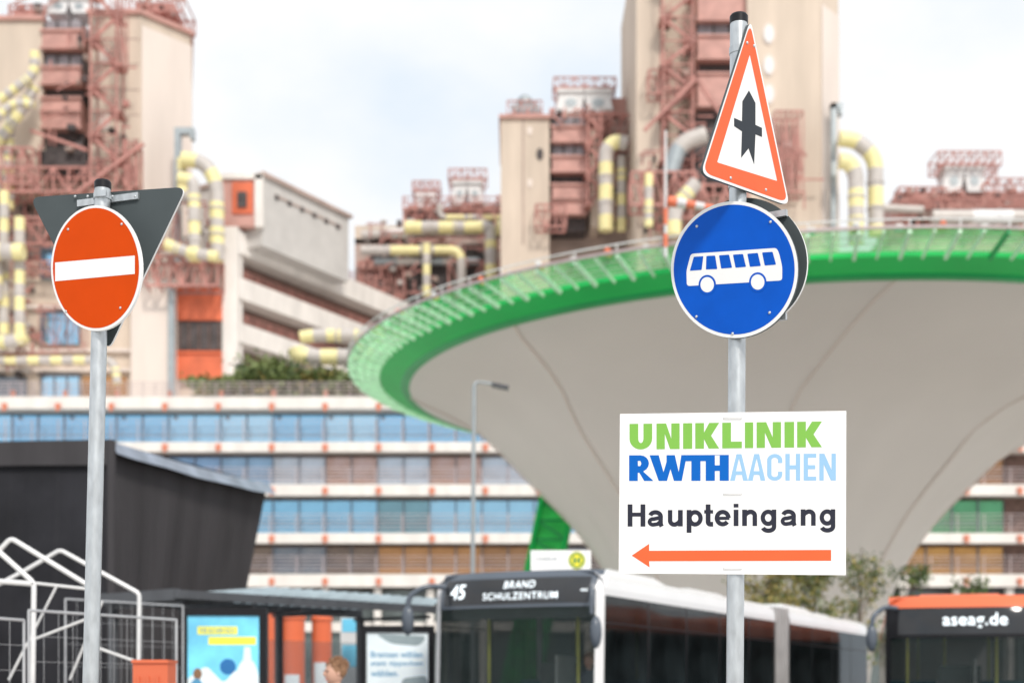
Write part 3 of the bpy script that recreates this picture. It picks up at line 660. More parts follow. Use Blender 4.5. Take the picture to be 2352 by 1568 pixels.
mb=MB(); mb.pbox(512,596,410,520,150.2,8,0); mb.pbox(533,580,418,490,150,.2,1); mb.pbox(545,566,440,475,149.8,.2,2); mb.pbox(508,602,397,410,149.9,9,3)
mb.pbox(585,604,400,520,149.9,4,3); make('end_gallery',mb,['redpanel','orange','dark','white_conc'],ob)
# ------------------------------------------------------------------ middle plant building
Y=190.0
pb=empty('plant_building',(X(1000,Y),Y,20),label='low pink-grey plant building crossed by grey and yellow pipes',category='building')
mb=MB(); mb.pbox(815,1460,548,1000,Y,15,0); mb.pbox(925,1150,476,560,Y+2,12,1); mb.pbox(815,930,518,560,Y,12,2); mb.pbox(1100,1460,470,560,Y+3,10,0); mb.pbox(820,935,600,616,Y-2,2,1)
for i in range(12): mb.pbox(850+50*i,880+50*i,585,640,Y-.2,.2,3); 
for i in range(6): mb.pbox(935+36*i,955+36*i,490,512,Y+1.8,.2,3)
make('wall',mb,['pink','redpanel','concrete','dark'],pb)
for a,b_,c,d_ in ((940,1030,560,690),(1215,1330,500,640),(1060,1110,560,680),(1370,1450,430,560)):
    mb=MB(); mb.pbox(a,b_,c,d_,Y-3,2,0); make('dark_bay',mb,['dark'],pb)
hvac(pb,1038,1108,418,470,Y+1)
hvac(pb,955,1000,446,476,Y+4)
ppipe([(830,540),(960,534),(1100,530)],Y-4,11,pb,60,mats=('greypipe','hvac')); ppipe([(930,522),(1100,522),(1128,522),(1128,645)],Y-5,14,pb,36); ppipe([(1140,524),(1203,520),(1203,660)],Y-6,17,pb,34)
ppipe([(830,575),(1060,575),(1060,660)],Y-5,11,pb,60,mats=('greypipe','yellow')); ppipe([(1347,520),(1347,640)],Y-6,19,pb,28); ppipe([(1370,540),(1560,540)],Y-6,13,pb,34)
ppipe([(860,600),(1100,600)],Y-4,9,pb,50,mats=('duct','greypipe')); ppipe([(1160,575),(1320,575)],Y-5,10,pb,40); ppipe([(1255,500),(1255,620)],Y-6,10,pb,30,mats=('duct','greypipe'))
ppipe([(1010,470),(1010,500),(1150,500)],Y-1,7,pb,40,mats=('greypipe','yellow')); ppipe([(980,560),(980,680)],Y-6,9,pb,24)
mb=MB(); truss(mb,825,930,600,680,Y-3,6,.25,2); truss(mb,925,1150,452,480,Y-1,8,.16,2); truss(mb,1100,1460,480,560,Y-2,10,.25,2); truss(mb,1030,1260,600,680,Y-5,6,.22,2); truss(mb,1140,1220,450,475,Y,3,.2,2); make('steel_lattice',mb,['red'],pb)
clutter(pb,830,1450,500,680,Y-4,120,21,(0,1,1,2,3)); clutter(pb,930,1150,465,500,Y,24,22)
tp=empty('roof_pipe_run',(X(770,131),131,27),label='pair of thick yellow and grey insulated pipes on the terrace',category='pipe')
ppipe([(690,775),(720,770),(880,770)],133,15,tp,30); ppipe([(680,800),(684,815),(720,820),(900,820)],131,19,tp,38); ppipe([(840,840),(840,900)],131,9,tp,22)
# ------------------------------------------------------------------ middle tower
Y=165.0
mt=empty('service_tower',(X(1300,Y),Y,20),label='shorter beige service tower with white rooftop air units',category='tower')
mb=MB(); mb.pbox(1150,1262,270,700,Y,14,0); mb.pbox(1262,1470,275,700,Y+4,12,1); mb.pbox(1357,1375,300,520,Y,6,0); mb.pbox(1200,1203,270,560,Y-.1,.1,1)
make('shaft_wall',mb,['concrete','pink'],mt)
mb=MB(); mb.pbox(1146,1266,262,270,Y-.4,15,0); mb.pbox(1266,1400,265,275,Y+1,14,0); make('red_coping',mb,['redpanel'],mt)
mb=MB(); core(mb,1268,1345,Y+1,[(272,300,0),(300,336,1),(336,368,0),(368,404,1),(404,432,2),(432,468,1),(468,500,1),(500,530,2)]); make('lift_core',mb,['lilac','redpanel','dark'],mt)
mb=MB(); oval(mb,1240,354,Y-.1,8,14); make('porthole',mb,['dark'],mt)
for v in (300,420):
    mb=MB(); oval(mb,1217,v,Y-.1,6,10); make('porthole',mb,['concrete2'],mt)
mb=MB(); stair(mb,1350,1380,262,470,Y-2,6,.18,2); truss(mb,1355,1450,262,330,Y-1,4,.2,3); truss(mb,1230,1300,470,520,Y-2,3,.25,2); make('fire_stair',mb,['red'],mt)
hvac(mt,1280,1405,208,258,Y+2)
mb=MB(); mb.pbox(1175,1240,240,262,Y+3,5,1); mb.sphere(W(1205,238,Y+5),1.0,1); truss(mb,1165,1245,232,262,Y+2,5,.18,5); make('roof_lattice',mb,['red','duct'],mt)
mb=MB(); mb.pbox(1395,1440,225,262,Y+4,3,0); make('roof_cabin',mb,['redpanel'],mt)
clutter(mt,1260,1440,245,275,Y,14,31); clutter(mt,1360,1455,330,520,Y+1,30,32,(0,1,1,3))
ppipe([(1392,530),(1392,345),(1410,325),(1440,330)],Y-4,17,mt,32); ppipe([(1427,530),(1427,360)],Y-3,11,mt,28)
# ------------------------------------------------------------------ big tower
Y=155.0
bt=empty('service_tower',(X(1690,Y),Y,20),label='tall beige service tower with red stair lattice and portholes',category='tower')
mb=MB(); mb.pbox(1462,1520,-150,700,Y,22,0); mb.pbox(1520,1716,-150,700,Y+5,16,1)
xa=X(1716,Y);xb=X(1886,Y);xc=X(1926,Y+3)
mb.prism([(xa,Y),(xb,Y),(xc,Y+3),(xc,Y+22),(xa,Y+22)],Z(700,Y),Z(-150,Y),0)
make('shaft_wall',mb,['concrete','concrete'],bt)
mb=MB(); n_=Vector((3,-(xc-xb),0)).normalized()*.12
mb.prism([(xb+n_.x,Y+n_.y),(xc+n_.x,Y+3+n_.y),(xc+.05,Y+3.1),(xb+.05,Y+.1)],Z(560,Y),Z(10,Y),0); make('lit_chamfer_face',mb,['concrete2'],bt)  # right chamfer gets a paler colour standing for sun on it
mb=MB(); mb.prism([(xb-1,Y-.3),(xb,Y-.3),(xc+.5,Y+2.7),(xc+.5,Y+22),(xb-1,Y+22)],Z(8,Y)+7.3,Z(2,Y)+7.3,0); make('red_coping',mb,['redpanel'],bt)
mb=MB(); core(mb,1600,1712,Y+2,[(-60,-20,0),(-20,60,1),(60,94,0),(94,148,1),(148,180,2),(180,256,1),(256,300,2),(300,340,2)]); make('lift_core',mb,['lilac','redpanel','dark'],bt)
mb=MB(); mb.pbox(1560,1720,300,420,Y+1,4,0); make('dark_bay',mb,['dark'],bt)
mb=MB(); stair(mb,1524,1592,-70,420,Y-2.5,9); make('fire_stair',mb,['red'],bt)
for v in (78,150,216,290,362):
    mb=MB(); oval(mb,1766,v,Y-.12,15,25); oval(mb,1766,v,Y-.22,10,19,1); make('porthole',mb,['concrete2','hvac'],bt)
mb=MB(); truss(mb,1450,1600,395,470,Y-4,6,.28,3); truss(mb,1490,1560,160,215,Y-2,3,.2,2); truss(mb,1780,1845,255,440,Y-3,5,.2,2.5); mb.pbeam(1480,300,1600,180,Y-3,.35); mb.pbeam(1600,180,1700,330,Y-3,.35)
truss(mb,1560,1720,425,500,Y-4,6,.28,3); make('steel_walkway',mb,['red'],bt)
mb=MB(); mb.pbox(1910,1922,236,520,Y-1,1); mb.pbox(1910,1936,236,248,Y-1,1); mb.pbox(1928,1936,248,262,Y-1,1); make('exhaust_duct',mb,['duct'],bt)
ppipe([(1928,318),(1965,322),(2010,360),(2012,540)],Y-2,18,bt,40); ppipe([(1928,370),(1950,372),(1966,400),(1967,560)],Y-3,18,bt,40)
ppipe([(1548,540),(1548,480),(1600,420)],Y-5,17,bt,34); ppipe([(1540,400),(1560,330),(1620,310)],Y-3,20,bt,60,mats=('duct','greypipe')); ppipe([(1490,400),(1490,520)],Y-4,10,bt,28)
clutter(bt,1465,1620,340,520,Y-1,60,41,(0,1,1,2,3)); clutter(bt,1780,1850,290,450,Y-1,12,42); clutter(bt,1500,1620,20,330,Y+2,24,43,(0,1,3))
# ------------------------------------------------------------------ right plant building
Y=172.0
rb=empty('plant_building',(X(2200,Y),Y,20),label='low red rooftop plant building with lattice and grey ducts',category='building')
mb=MB(); mb.pbox(2045,2600,520,1000,Y,20,0); mb.pbox(2062,2600,440,520,Y+2,10,1); mb.pbox(2120,2600,480,500,Y-2,3,2); make('wall',mb,['concrete','redpanel','pink'],rb)
ppipe([(2140,498),(2600,498)],Y-5,16,rb,90,mats=('greypipe','hvac')); ppipe([(2030,478),(2120,482)],Y-3,9,rb,80,mats=('greypipe','hvac'))
hvac(rb,2168,2262,385,440,Y+1,False)
mb=MB(); truss(mb,2155,2300,348,378,Y,8,.2,4); truss(mb,2160,2290,378,440,Y+4,4,.2,1); truss(mb,2065,2170,430,520,Y-1,5,.22,2); truss(mb,2270,2500,410,470,Y-1,9,.2,2); truss(mb,2070,2600,455,475,Y-3,20,.15,1); make('roof_lattice',mb,['red'],rb)
clutter(rb,2060,2400,430,520,Y-2,40,51)
# ------------------------------------------------------------------ helipad
HC=(13.0,62.8)
hp=empty('helipad',(HC[0],HC[1],0),label='raised round helipad with green rim over white membrane funnel',category='helipad')
def ring(mb,prof,mi,n=144,c=HC,sm=True):
    vs=[];fs=[];ms=[];k=len(prof)
    for i in range(n):
        t=2*math.pi*i/n
        for r,z in prof: vs.append((c[0]+r*math.cos(t),c[1]+r*math.sin(t),z))
    for i in range(n):
        j=(i+1)%n
        for q in range(k-1): fs.append((i*k+q,j*k+q,j*k+q+1,i*k+q+1)); ms.append(mi if isinstance(mi,int) else mi[q])
    mb.add(vs,fs,ms,sm)
RM,RB,RO=17.5,18.75,20.1
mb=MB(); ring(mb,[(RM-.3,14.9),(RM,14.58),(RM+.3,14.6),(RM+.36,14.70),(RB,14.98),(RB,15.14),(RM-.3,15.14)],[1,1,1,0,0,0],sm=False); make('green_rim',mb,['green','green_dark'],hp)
mb=MB(); ring(mb,[(RB+.02,15.01),(RO,15.40)],0); make('safety_net',mb,['green_net'],hp)
mb=MB(); ring(mb,[(RO,15.40),(RO+.08,15.40),(RO+.08,15.48),(RO,15.48),(RO,15.40)],0,sm=False); make('edge_rail',mb,['rail'],hp)
mb=MB(); mb.add([(HC[0]+(RM-.1)*math.cos(2*math.pi*i/96),HC[1]+(RM-.1)*math.sin(2*math.pi*i/96),15.1) for i in range(96)],[tuple(range(96))]); make('landing_deck',mb,['grey_wall'],hp)
mb=MB()
def rp_(r,t,z): return Vector((HC[0]+r*math.cos(t),HC[1]+r*math.sin(t),z))
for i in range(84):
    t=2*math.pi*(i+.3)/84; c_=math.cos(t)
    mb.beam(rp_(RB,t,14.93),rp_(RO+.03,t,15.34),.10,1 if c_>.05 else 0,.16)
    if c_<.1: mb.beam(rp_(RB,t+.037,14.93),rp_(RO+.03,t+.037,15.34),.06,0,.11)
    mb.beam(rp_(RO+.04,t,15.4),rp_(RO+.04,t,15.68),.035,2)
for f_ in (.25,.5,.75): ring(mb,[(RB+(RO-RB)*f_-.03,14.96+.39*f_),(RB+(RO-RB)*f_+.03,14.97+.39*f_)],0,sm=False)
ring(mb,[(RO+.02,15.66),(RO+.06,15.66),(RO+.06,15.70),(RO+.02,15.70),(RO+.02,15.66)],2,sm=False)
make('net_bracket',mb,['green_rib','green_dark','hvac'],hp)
mb=MB()
for i in range(96):
    t=2*math.pi*i/96; p=rp_(RO-.3,t,15.42)
    mb.box(p.x-.1,p.x+.1,p.y-.1,p.y+.1,p.z,p.z+.2,i%2)
    if i%2==0: mb.sphere(rp_(RO-.2,t,15.6),.11,i//2%2,8)
make('edge_lamp',mb,['orange_lamp','hvac'],hp)
prof=[(17.52,14.6),(16.4,14.3),(15.0,13.9),(13.7,13.45),(12.5,12.95),(11.4,12.35),(10.4,11.6),(9.45,10.6),(8.5,9.65),(7.65,8.7),(6.95,7.7),(6.4,6.75),(5.8,5.2),(5.3,3.6),(5.0,1.8),(4.9,0)]
mb=MB(); N=288;vs=[];fs=[];K=len(prof)
for i in range(N):
    t=2*math.pi*i/N
    for r,z in prof:
        k=(14.6-z)/14.6; cx=HC[0]-2.4*min(1,k/.18)**.8; ph=((t/(2*math.pi)*8+.05)%1.0); sag=math.sin(math.pi*ph)
        amp=.06*math.sin(math.pi*min(1,max(0,k*1.2))**.6) if k<.83 else .008
        fine=.006*math.sin(t*24+1.3*math.sin(t*5))*math.sin(math.pi*min(1,k*1.1))
        rr=r*(1-amp*sag+amp*.5+fine); x=cx+rr*math.cos(t)
        vs.append((x,HC[1]+rr*math.sin(t),z))
for i in range(N):
    j=(i+1)%N
    for q in range(K-1): fs.append((i*K+q,j*K+q,j*K+q+1,i*K+q+1))
mb.add(vs,fs,0,True)
mem=make('membrane_funnel',mb,['membrane'],hp)
ss=mem.modifiers.new('s','SUBSURF'); ss.levels=1; ss.render_levels=1
for s in range(8):
    mb=MB(); i=int(((s-.05)%8)/8*N)%N; P=[]
    for q in range(K): 
        p=Vector(vs[i*K+q]); o=Vector((p.x-HC[0],p.y-HC[1],0)).normalized()*.03; P.append(p+o-Vector((0,0,.03)))
    mb.tube(P,.035,0,6)
    make('membrane_seam',mb,['concrete2'],hp)
for (a,b_) in ((W(1305,1030,69),W(1196,1568,63)),(Vector((14,78,14)),Vector((12,73,0)))):
    a=Vector(a);b2=a+(b_-a)*((a.z)/(a.z-b_.z)) if a.z!=b_.z else b_
    mb=MB(); o=[Vector((x,yv,0)) for x,yv in ((-.75,-.6),(.75,-.6),(.75,.6),(-.75,.6))]
    for q in o: mb.beam(a+q,b2+q,.22,0)
    for k in range(14):
        p=a.lerp(b2,k/14);p2=a.lerp(b2,(k+1)/14)
        for i in range(4):
            mb.beam(p+o[i],p+o[(i+1)%4],.08,2); mb.beam(p+o[i],p2+o[(i+1)%4],.08,2)
    mb.add([a+o[0]*.9,a+o[1]*.9,b2+o[1]*.9,b2+o[0]*.9],[(0,1,2,3)],1)
    make('leg',mb,['green','green_leg','green_dark'],hp)
wy=44.2; wp=W(1529,300,wy)
ws=empty('windsock',(wp.x,wy,15.1),label='orange and white windsock on a thin white mast',category='windsock')
mb=MB(); mb.tube([(wp.x,wy,15.0),wp],.055,0,8,r2=.03); make('mast',mb,['hvac'],ws)
mb=MB(); a=W(1535,462,wy); b_=W(1640,478,wy-.2)
for k in range(5): mb.tube([a.lerp(b_,k/5),a.lerp(b_,(k+1)/5)],.17-.018*k,k%2,12,r2=.155-.018*k,cap=False)
make('sock',mb,['orange_lamp','hvac'],ws)
for z0,z1 in ((16.0,16.5),(15.3,15.7)):
    mb=MB(); mb.tube([(wp.x,wy,z0),(wp.x,wy,z1)],.07,0,8); make('mast_band',mb,['orange_lamp'],ws)
# ------------------------------------------------------------------ street lamp
b_=W(1085,1300,40); lx=b_.x
sl_=empty('street_lamp',(lx,40,0),label='slim grey street lamp with a single flat arm',category='street lamp')
mb=MB(); mb.tube([(lx,40,0),(lx,40,4),(lx+.05,40,Z(885,40)),(lx+.12,40,Z(876,40)),(lx+.6,40,Z(882,40))],.07,0,10,fillet=.2,r2=.035); make('lamp_post',mb,['duct'],sl_)
mb=MB(); mb.beam(W(1130,883,40),W(1168,891,40),.3,0,.09); make('lamp_head',mb,['anthracite'],sl_)
# ------------------------------------------------------------------ black tent
tn=empty('event_tent',(-10,34,0),label='large black fabric event tent with slanting side wall',category='tent')
A=Vector((-19,31.2,0));Bc=Vector((-8.55,30,0));Cc=Vector((X(612,36.4),36.4,0));D=Vector((-17,40,0))
zt=Z(1012,30); ze=Z(1068,30)
def quad(mb,a,b,c,d_,mi=0): mb.add([a,b,c,d_],[(0,1,2,3)],mi)
V=lambda p,z,s=Vector((0,0,0)):Vector((p.x,p.y,z))+s
C2=Vector((X(560,36.4),36.6,0))
mb=MB()
nA=30
for i in range(nA):
    p0=A.lerp(Bc,i/nA);p1=A.lerp(Bc,(i+1)/nA); w0=.05*math.sin(i*1.9);w1=.05*math.sin((i+1)*1.9)
    quad(mb,V(p0,0,Vector((0,w0,0))),V(p1,0,Vector((0,w1,0))),V(p1,zt-.02),V(p0,zt-.02),0)
n=24
for i in range(n):
    p0=Bc.lerp(Cc,i/n);p1=Bc.lerp(Cc,(i+1)/n);q0=Bc.lerp(C2,i/n);q1=Bc.lerp(C2,(i+1)/n)
    w0=.05*math.sin(i*1.3);w1=.05*math.sin((i+1)*1.3)
    quad(mb,V(q0,0,Vector((.8*i/n*-1,w0,0))),V(q1,0,Vector((-.8*(i+1)/n,w1,0))),V(p1,zt-.06),V(p0,zt-.06),1)
D2=Vector((-17,38.5,0))
quad(mb,V(C2,0,Vector((-.8,0,0))),V(D2,0),V(D2,zt-.1),V(Cc,zt-.1),0); quad(mb,V(D2,0),V(A,0),V(A,zt),V(D2,zt),0)
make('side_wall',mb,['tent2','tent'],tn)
mb=MB(); top=Vector((-13,35,zt+.3))
cor=[V(A,zt),V(Bc,zt),V(Cc,zt),V(D,zt)]
for i in range(4): mb.add([cor[i],cor[(i+1)%4],top],[(0,1,2)],0)
make('roof',mb,['tent'],tn)
mb=MB(); off=Vector((.12,-.1,0))
for i in range(nA):
    p0=A.lerp(Bc,i/nA);p1=A.lerp(Bc,(i+1)/nA); w0=.01*math.sin(i*.6);w1=.01*math.sin((i+1)*.6)
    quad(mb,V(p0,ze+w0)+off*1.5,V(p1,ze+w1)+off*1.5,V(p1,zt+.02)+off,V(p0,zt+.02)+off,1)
o2=Vector((.14,-.06,0))
for i in range(n):
    p0=Bc.lerp(Cc,i/n);p1=Bc.lerp(Cc,(i+1)/n); h0=.28+.012*math.sin(i*.7); h1=.28+.012*math.sin((i+1)*.7)
    s0=.06*math.sin(math.pi*i/n); s1=.06*math.sin(math.pi*(i+1)/n)
    quad(mb,V(p0,zt-h0-s0)+o2*1.8,V(p1,zt-h1-s1)+o2*1.8,V(p1,zt-s1)+o2*.6,V(p0,zt-s0)+o2*.6,0); quad(mb,V(p0,zt-s0)+o2*.6,V(p1,zt-s1)+o2*.6,V(p1,zt+.1)-o2*3,V(p0,zt+.1)-o2*3,0)
mb.tube([V(Bc,0)+off,V(Bc,zt)+off],.1,1,8)
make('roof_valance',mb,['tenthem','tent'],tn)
# ------------------------------------------------------------------ white frame skeleton
fs_=empty('marquee_frame',(X(150,14),14.5,0),label='white aluminium skeleton of an uncovered marquee',category='tent frame')
def tp_(pts,y,r=.024): 
    mb=MB(); mb.tube([W(a,b2,y) for i,(a,b2) in enumerate(pts)],r,0,10,fillet=.05); make('frame_tube',mb,['alu'],fs_)
tp_([(-60,1325),(25,1235),(205,1345),(200,1900)],14)
tp_([(-10,1345),(60,1308),(138,1262),(320,1362),(315,1900)],16)
tp_([(-60,1215),(78,1338),(70,1950)],13); tp_([(-60,1330),(80,1340)],13); tp_([(78,1338),(205,1352)],13.5,.014)
tp_([(70,1470),(200,1420)],13.5,.012); tp_([(130,1345),(20,1560)],14.5,.012); tp_([(235,1380),(160,1560)],15,.012); tp_([(205,1480),(318,1520)],15,.014)
def fencepanel(p,q,h=2.0):
    p=Vector(p);q=Vector(q); e=empty('construction_fence',(p+q)/2,label='galvanised wire mesh construction fence panel',category='fence',group='construction fence panels')
    up=Vector((0,0,h)); mb=MB()
    mb.tube([p,p+up],.012,0,8);mb.tube([q,q+up],.012,0,8);mb.tube([p+up,q+up],.012,0,8);mb.tube([p+up*.08,q+up*.08],.012,0,8); make('fence_frame',mb,['fence'],e)
    mb=MB(); n=int((q-p).length/.16)
    for i in range(1,n): a=p.lerp(q,i/n); mb.beam(a+up*.08,a+up,.003)
    for k in range(1,9): mb.beam(p+up*(.08+.92*k/9),q+up*(.08+.92*k/9),.003)
    make('wire_mesh',mb,['fence'],e)
z0=.12
fencepanel((X(-120,11.0),11.0,z0),(X(55,11.9),11.9,z0),2.05); fencepanel((X(66,12.2),12.2,z0),(X(405,13.9),13.9,z0),2.15)
fencepanel((X(150,17.5),17.5,0),(X(420,19),19,0),2.7)
yb=12.0
ob_=empty('orange_container',(X(345,yb),yb+.2,.12),label='bright orange lidded container beside the fence',category='container')
mb=MB(); mb.box(X(305,yb),X(385,yb),yb,yb+.3,.14,Z(1521,yb)); 
for k in range(3): mb.box(X(305,yb)+.04+.08*k,X(305,yb)+.06+.08*k,yb-.02,yb,.3,1.7)
make('body',mb,['orange'],ob_)
mb=MB(); mb.box(X(303,yb),X(387,yb),yb-.02,yb+.32,Z(1521,yb),Z(1514,yb)); make('lid',mb,['orange'],ob_)
# ------------------------------------------------------------------ bus shelter
sh=empty('bus_shelter',(-3,22,0),label='dark steel bus shelter with glass slatted roof',category='bus shelter')
p0=Vector((X(405,19.9),19.9,0));p1=Vector((X(1012,24.0),24.0,0)); dd=(p1-p0).normalized(); nn=Vector((-dd.y,dd.x,0)); ang=Matrix([[dd.x,nn.x,0,p0.x],[dd.y,nn.y,0,p0.y],[0,0,1,0],[0,0,0,1]]); LS=(p1-p0).length
mb=MB(ang); mb.box(0,LS,-.05,.04,2.86,2.98); mb.box(0,LS,1.9,2.0,2.85,3.02); mb.box(0,.1,.05,1.89,2.84,3.0); mb.box(.1,1.5,.05,1.89,2.9,2.96)
make('roof_frame',mb,['anthracite'],sh)
mb=MB(ang)
for i in range(16):
    x=1.55+i*(LS-1.6)/16; mb.add([(x,-.1,2.98),(x,1.95,2.98),(x+.2,1.95,3.12),(x+.2,-.1,3.12)],[(0,1,2,3)]); 
make('roof_slats',mb,['slat'],sh)
for x in (.15,1.45,1.95,2.4,LS*.62,LS-.2):
    mb=MB(ang); mb.box(x-.05,x+.05,1.7,1.8,0,2.86); mb.box(x-.04,x+.04,0.08,1.88,2.78,2.83); make('post',mb,['anthracite'],sh)
mb=MB(ang); mb.box(1.5,LS-.3,1.74,1.76,.3,2.4); make('rear_glass',mb,['shglass'],sh)
mb=MB(ang); mb.box(2.0,LS-1,1.3,1.65,.42,.47); mb.box(2.2,2.3,1.4,1.5,0,.42); mb.box(LS-1.4,LS-1.3,1.4,1.5,0,.42); make('bench',mb,['anthracite'],sh)
def adcase(u0,u1,vt,y,ang_,kind):
    x=X((u0+u1)/2,y); Wd=(u1-u0)*y/F; H=Z(vt,y); e=empty('advertising_case',(x,y,0),label='black framed lit poster case with '+('a blue sky poster' if kind==0 else 'a pale text poster'),category='advertising display')
    xf=Matrix.Translation((x,y,0))@Matrix.Rotation(ang_,4,'Z')
    mb=MB(xf); h=Wd/2; mb.box(-h,h,.0,.2,.4,H); mb.box(-h+.3,h-.3,.05,.15,0,.4); 
    mb.box(-h,-h+.10,-.03,0,.4,H);mb.box(h-.10,h,-.03,0,.4,H);mb.box(-h+.10,h-.10,-.03,0,H-.11,H); make('case',mb,['black'],e)
    mb=MB(xf); b=.075; z1=H-.085; z0=.55; q=-.004
    mb.add([(-h+b,q,z0),(h-b,q,z0),(h-b,q,z1),(-h+b,q,z1)],[(0,1,2,3)]); p=make('poster',mb,['poster_blue' if kind==0 else 'poster_white'],e)
    if kind==0:
        mb=MB(xf); mb.box(-h*.6,h*.32,q-.002,q-.001,z1-.28,z1-.17); mb.box(-h*.35,h*.75,q-.002,q-.001,z1-.42,z1-.31); make('yellow_banner',mb,['pyellow'],p)
        mb=MB(xf); add_text(mb,'WIR SUCHEN DICH',lambda a,c_:Vector((-h*.55+a*h*.8,q-.004,z1-.26+c_*.07)),.01); make('poster_text',mb,['ptext'],p)
        mb=MB(xf); mb.add([(h*.1+.11*math.cos(i*.3927),q-.002,z1-.72+.11*math.sin(i*.3927)) for i in range(16)],[tuple(range(16))]); make('blue_roundel',mb,['pblue'],p)
        mb=MB(xf); mb.fill([ell(h*.55,z1-.95,.16,.35,20)],lambda a,c_:Vector((a,q-.0015,c_))); mb.fill([[(h*.45,z1-.62),(h*.65,z1-.62),(h*.62,z1-.45),(h*.48,z1-.45)]],lambda a,c_:Vector((a,q-.003,c_))); make('bottle_picture',mb,['poster_white'],p)
        mb=MB(xf); mb.fill([ell(-h*.6,z1-.82,.06,.08,16)],lambda a,c_:Vector((a,q-.002,c_)));mb.fill([ell(-h*.62,z1-1.1,.11,.22,16)],lambda a,c_:Vector((a,q-.0035,c_)),1); make('figure_picture',mb,['hair','ptext'],p)
        mb=MB(xf); mb.fill([rpoly([(-h+b,z0),(h-b,z0),(h-b,z1-.95),(h*.3,z1-.75),(0,z1-.95),(-h*.4,z1-.7),(-h+b,z1-.9)],.08)],lambda a,c_:Vector((a,q-.0008,c_))); make('cloud_picture',mb,['poster_white'],p)
    else:
        for i,s in enumerate(('Bremsen wählen','statt tippschen','wählen.')):
            mb=MB(xf); add_text(mb,s,lambda a,c_,i=i,s=s:Vector((-h*.72+a*h*(1.4 if i<2 else .75),q-.002,z1-.42-.15*i+c_*.10)),.02); make('poster_text',mb,['ptext'],p)
        mb=MB(xf); mb.fill([rpoly([(-h*.6,z1-.04),(h*.8,z1-.08),(h*.6,z1-.24),(-h*.2,z1-.2)],.1)],lambda a,c_:Vector((a,q-.001,c_))); mb.fill([rpoly([(h*.1,z1-.75),(h*.8,z1-.7),(h*.85,z1-1.2),(h*.1,z1-1.2)],.1)],lambda a,c_:Vector((a,q-.001,c_))); make('pale_picture',mb,['slat'],p)
adcase(415,612,1395,19.5,math.radians(3),0)
adcase(828,998,1436,22.6,math.radians(3),1)
e=empty('information_board',(X(805,26),26,0),label='white information board on two grey legs',category='information board')
mb=MB(); mb.pbox(782,825,1408,1600,26,.08); make('board',mb,['hvac'],e)
for u in (784,818):
    mb=MB(); mb.box(X(u,26),X(u+4,26),26,26.08,0,Z(1601,26)); make('leg',mb,['duct'],e)
for a,b_ in ((1420,1450),(1480,1530)):
    mb=MB(); mb.pbox(786,820,a,b_,25.99,.005); make('notice',mb,['poster_blue'],e)
for k,(u0,u1,vt,yy) in enumerate(((648,700,1395,31),(716,762,1400,33),(592,632,1386,35))):
    x=X((u0+u1)/2,yy); r=(u1-u0)/2*yy/F; H=Z(vt,yy)
    e=empty('advertising_column',(x,yy,0),label='round orange-red advertising column with domed cap',category='advertising column',group='orange columns behind the shelter')
    mb=MB(); mb.tube([(x,yy,0),(x,yy,.3)],r*1.08,0,24); make('plinth',mb,['duct'],e)
    mb=MB(); mb.tube([(x,yy,.3),(x,yy,H-.25)],r,0,24); make('drum',mb,['busred'],e)
    mb=MB(); mb.tube([(x,yy,H-.25),(x,yy,H-.18)],r*1.12,0,24); mb.tube([(x,yy,H-.18),(x,yy,H-.05),(x,yy,H)],r*1.05,0,24,r2=r*.2); make('cap',mb,['busred'],e)
    if k<2:
        mb=MB(); mb.add([(x+math.cos(math.radians(a))*r*1.01,yy+math.sin(math.radians(a))*r*1.01,z) for a in range(230,311,10) for z in (1.0,1.9+.3*k)],[(2*i,2*i+2,2*i+3,2*i+1) for i in range(8)]); make('pasted_poster',mb,['poster_white'],e)
# ------------------------------------------------------------------ stop sign with H
ys=24.0
e=empty('bus_stop_sign',(X(1288,ys),ys,0),label='white bus stop sign panel with yellow round H emblem',category='bus stop sign')
mb=MB(); mb.pbox(1219,1357,1263,1312,ys,.12); make('panel',mb,['sign_white'],e)
mb=MB(); mb.tube([(X(1240,ys),ys+.2,0),(X(1240,ys),ys+.2,Z(1270,ys))],.05,0,10); make('post',mb,['duct'],e)
def disc(mb,u,v,ru,y,mi=0,hole=0):
    L=[ell(u,v,ru,ru,28)]
    if hole:L.append(ell(u,v,hole,hole,28)[::-1])
    mb.fill(L,lambda a,b2:W(a,b2,y),mi)
mb=MB(); disc(mb,1325,1286,20,ys-.004,0); disc(mb,1325,1286,18,ys-.010,1,14)
for a,b_,c,d_ in ((1317,1321.5,1278,1294),(1328.5,1333,1278,1294),(1321.5,1328.5,1284,1288)): mb.add([W(a,d_,ys-.011),W(b_,d_,ys-.011),W(b_,c,ys-.011),W(a,c,ys-.011)],[(0,1,2,3)],1)
make('stop_emblem',mb,['hsign_yellow','hsign_green'],e)
mb=MB(); add_text(mb,'Uniklinik 7',lambda a,b2:W(1230+62*a,1287-10*b2,ys-.005),.01); make('stop_name',mb,['duct'],e)
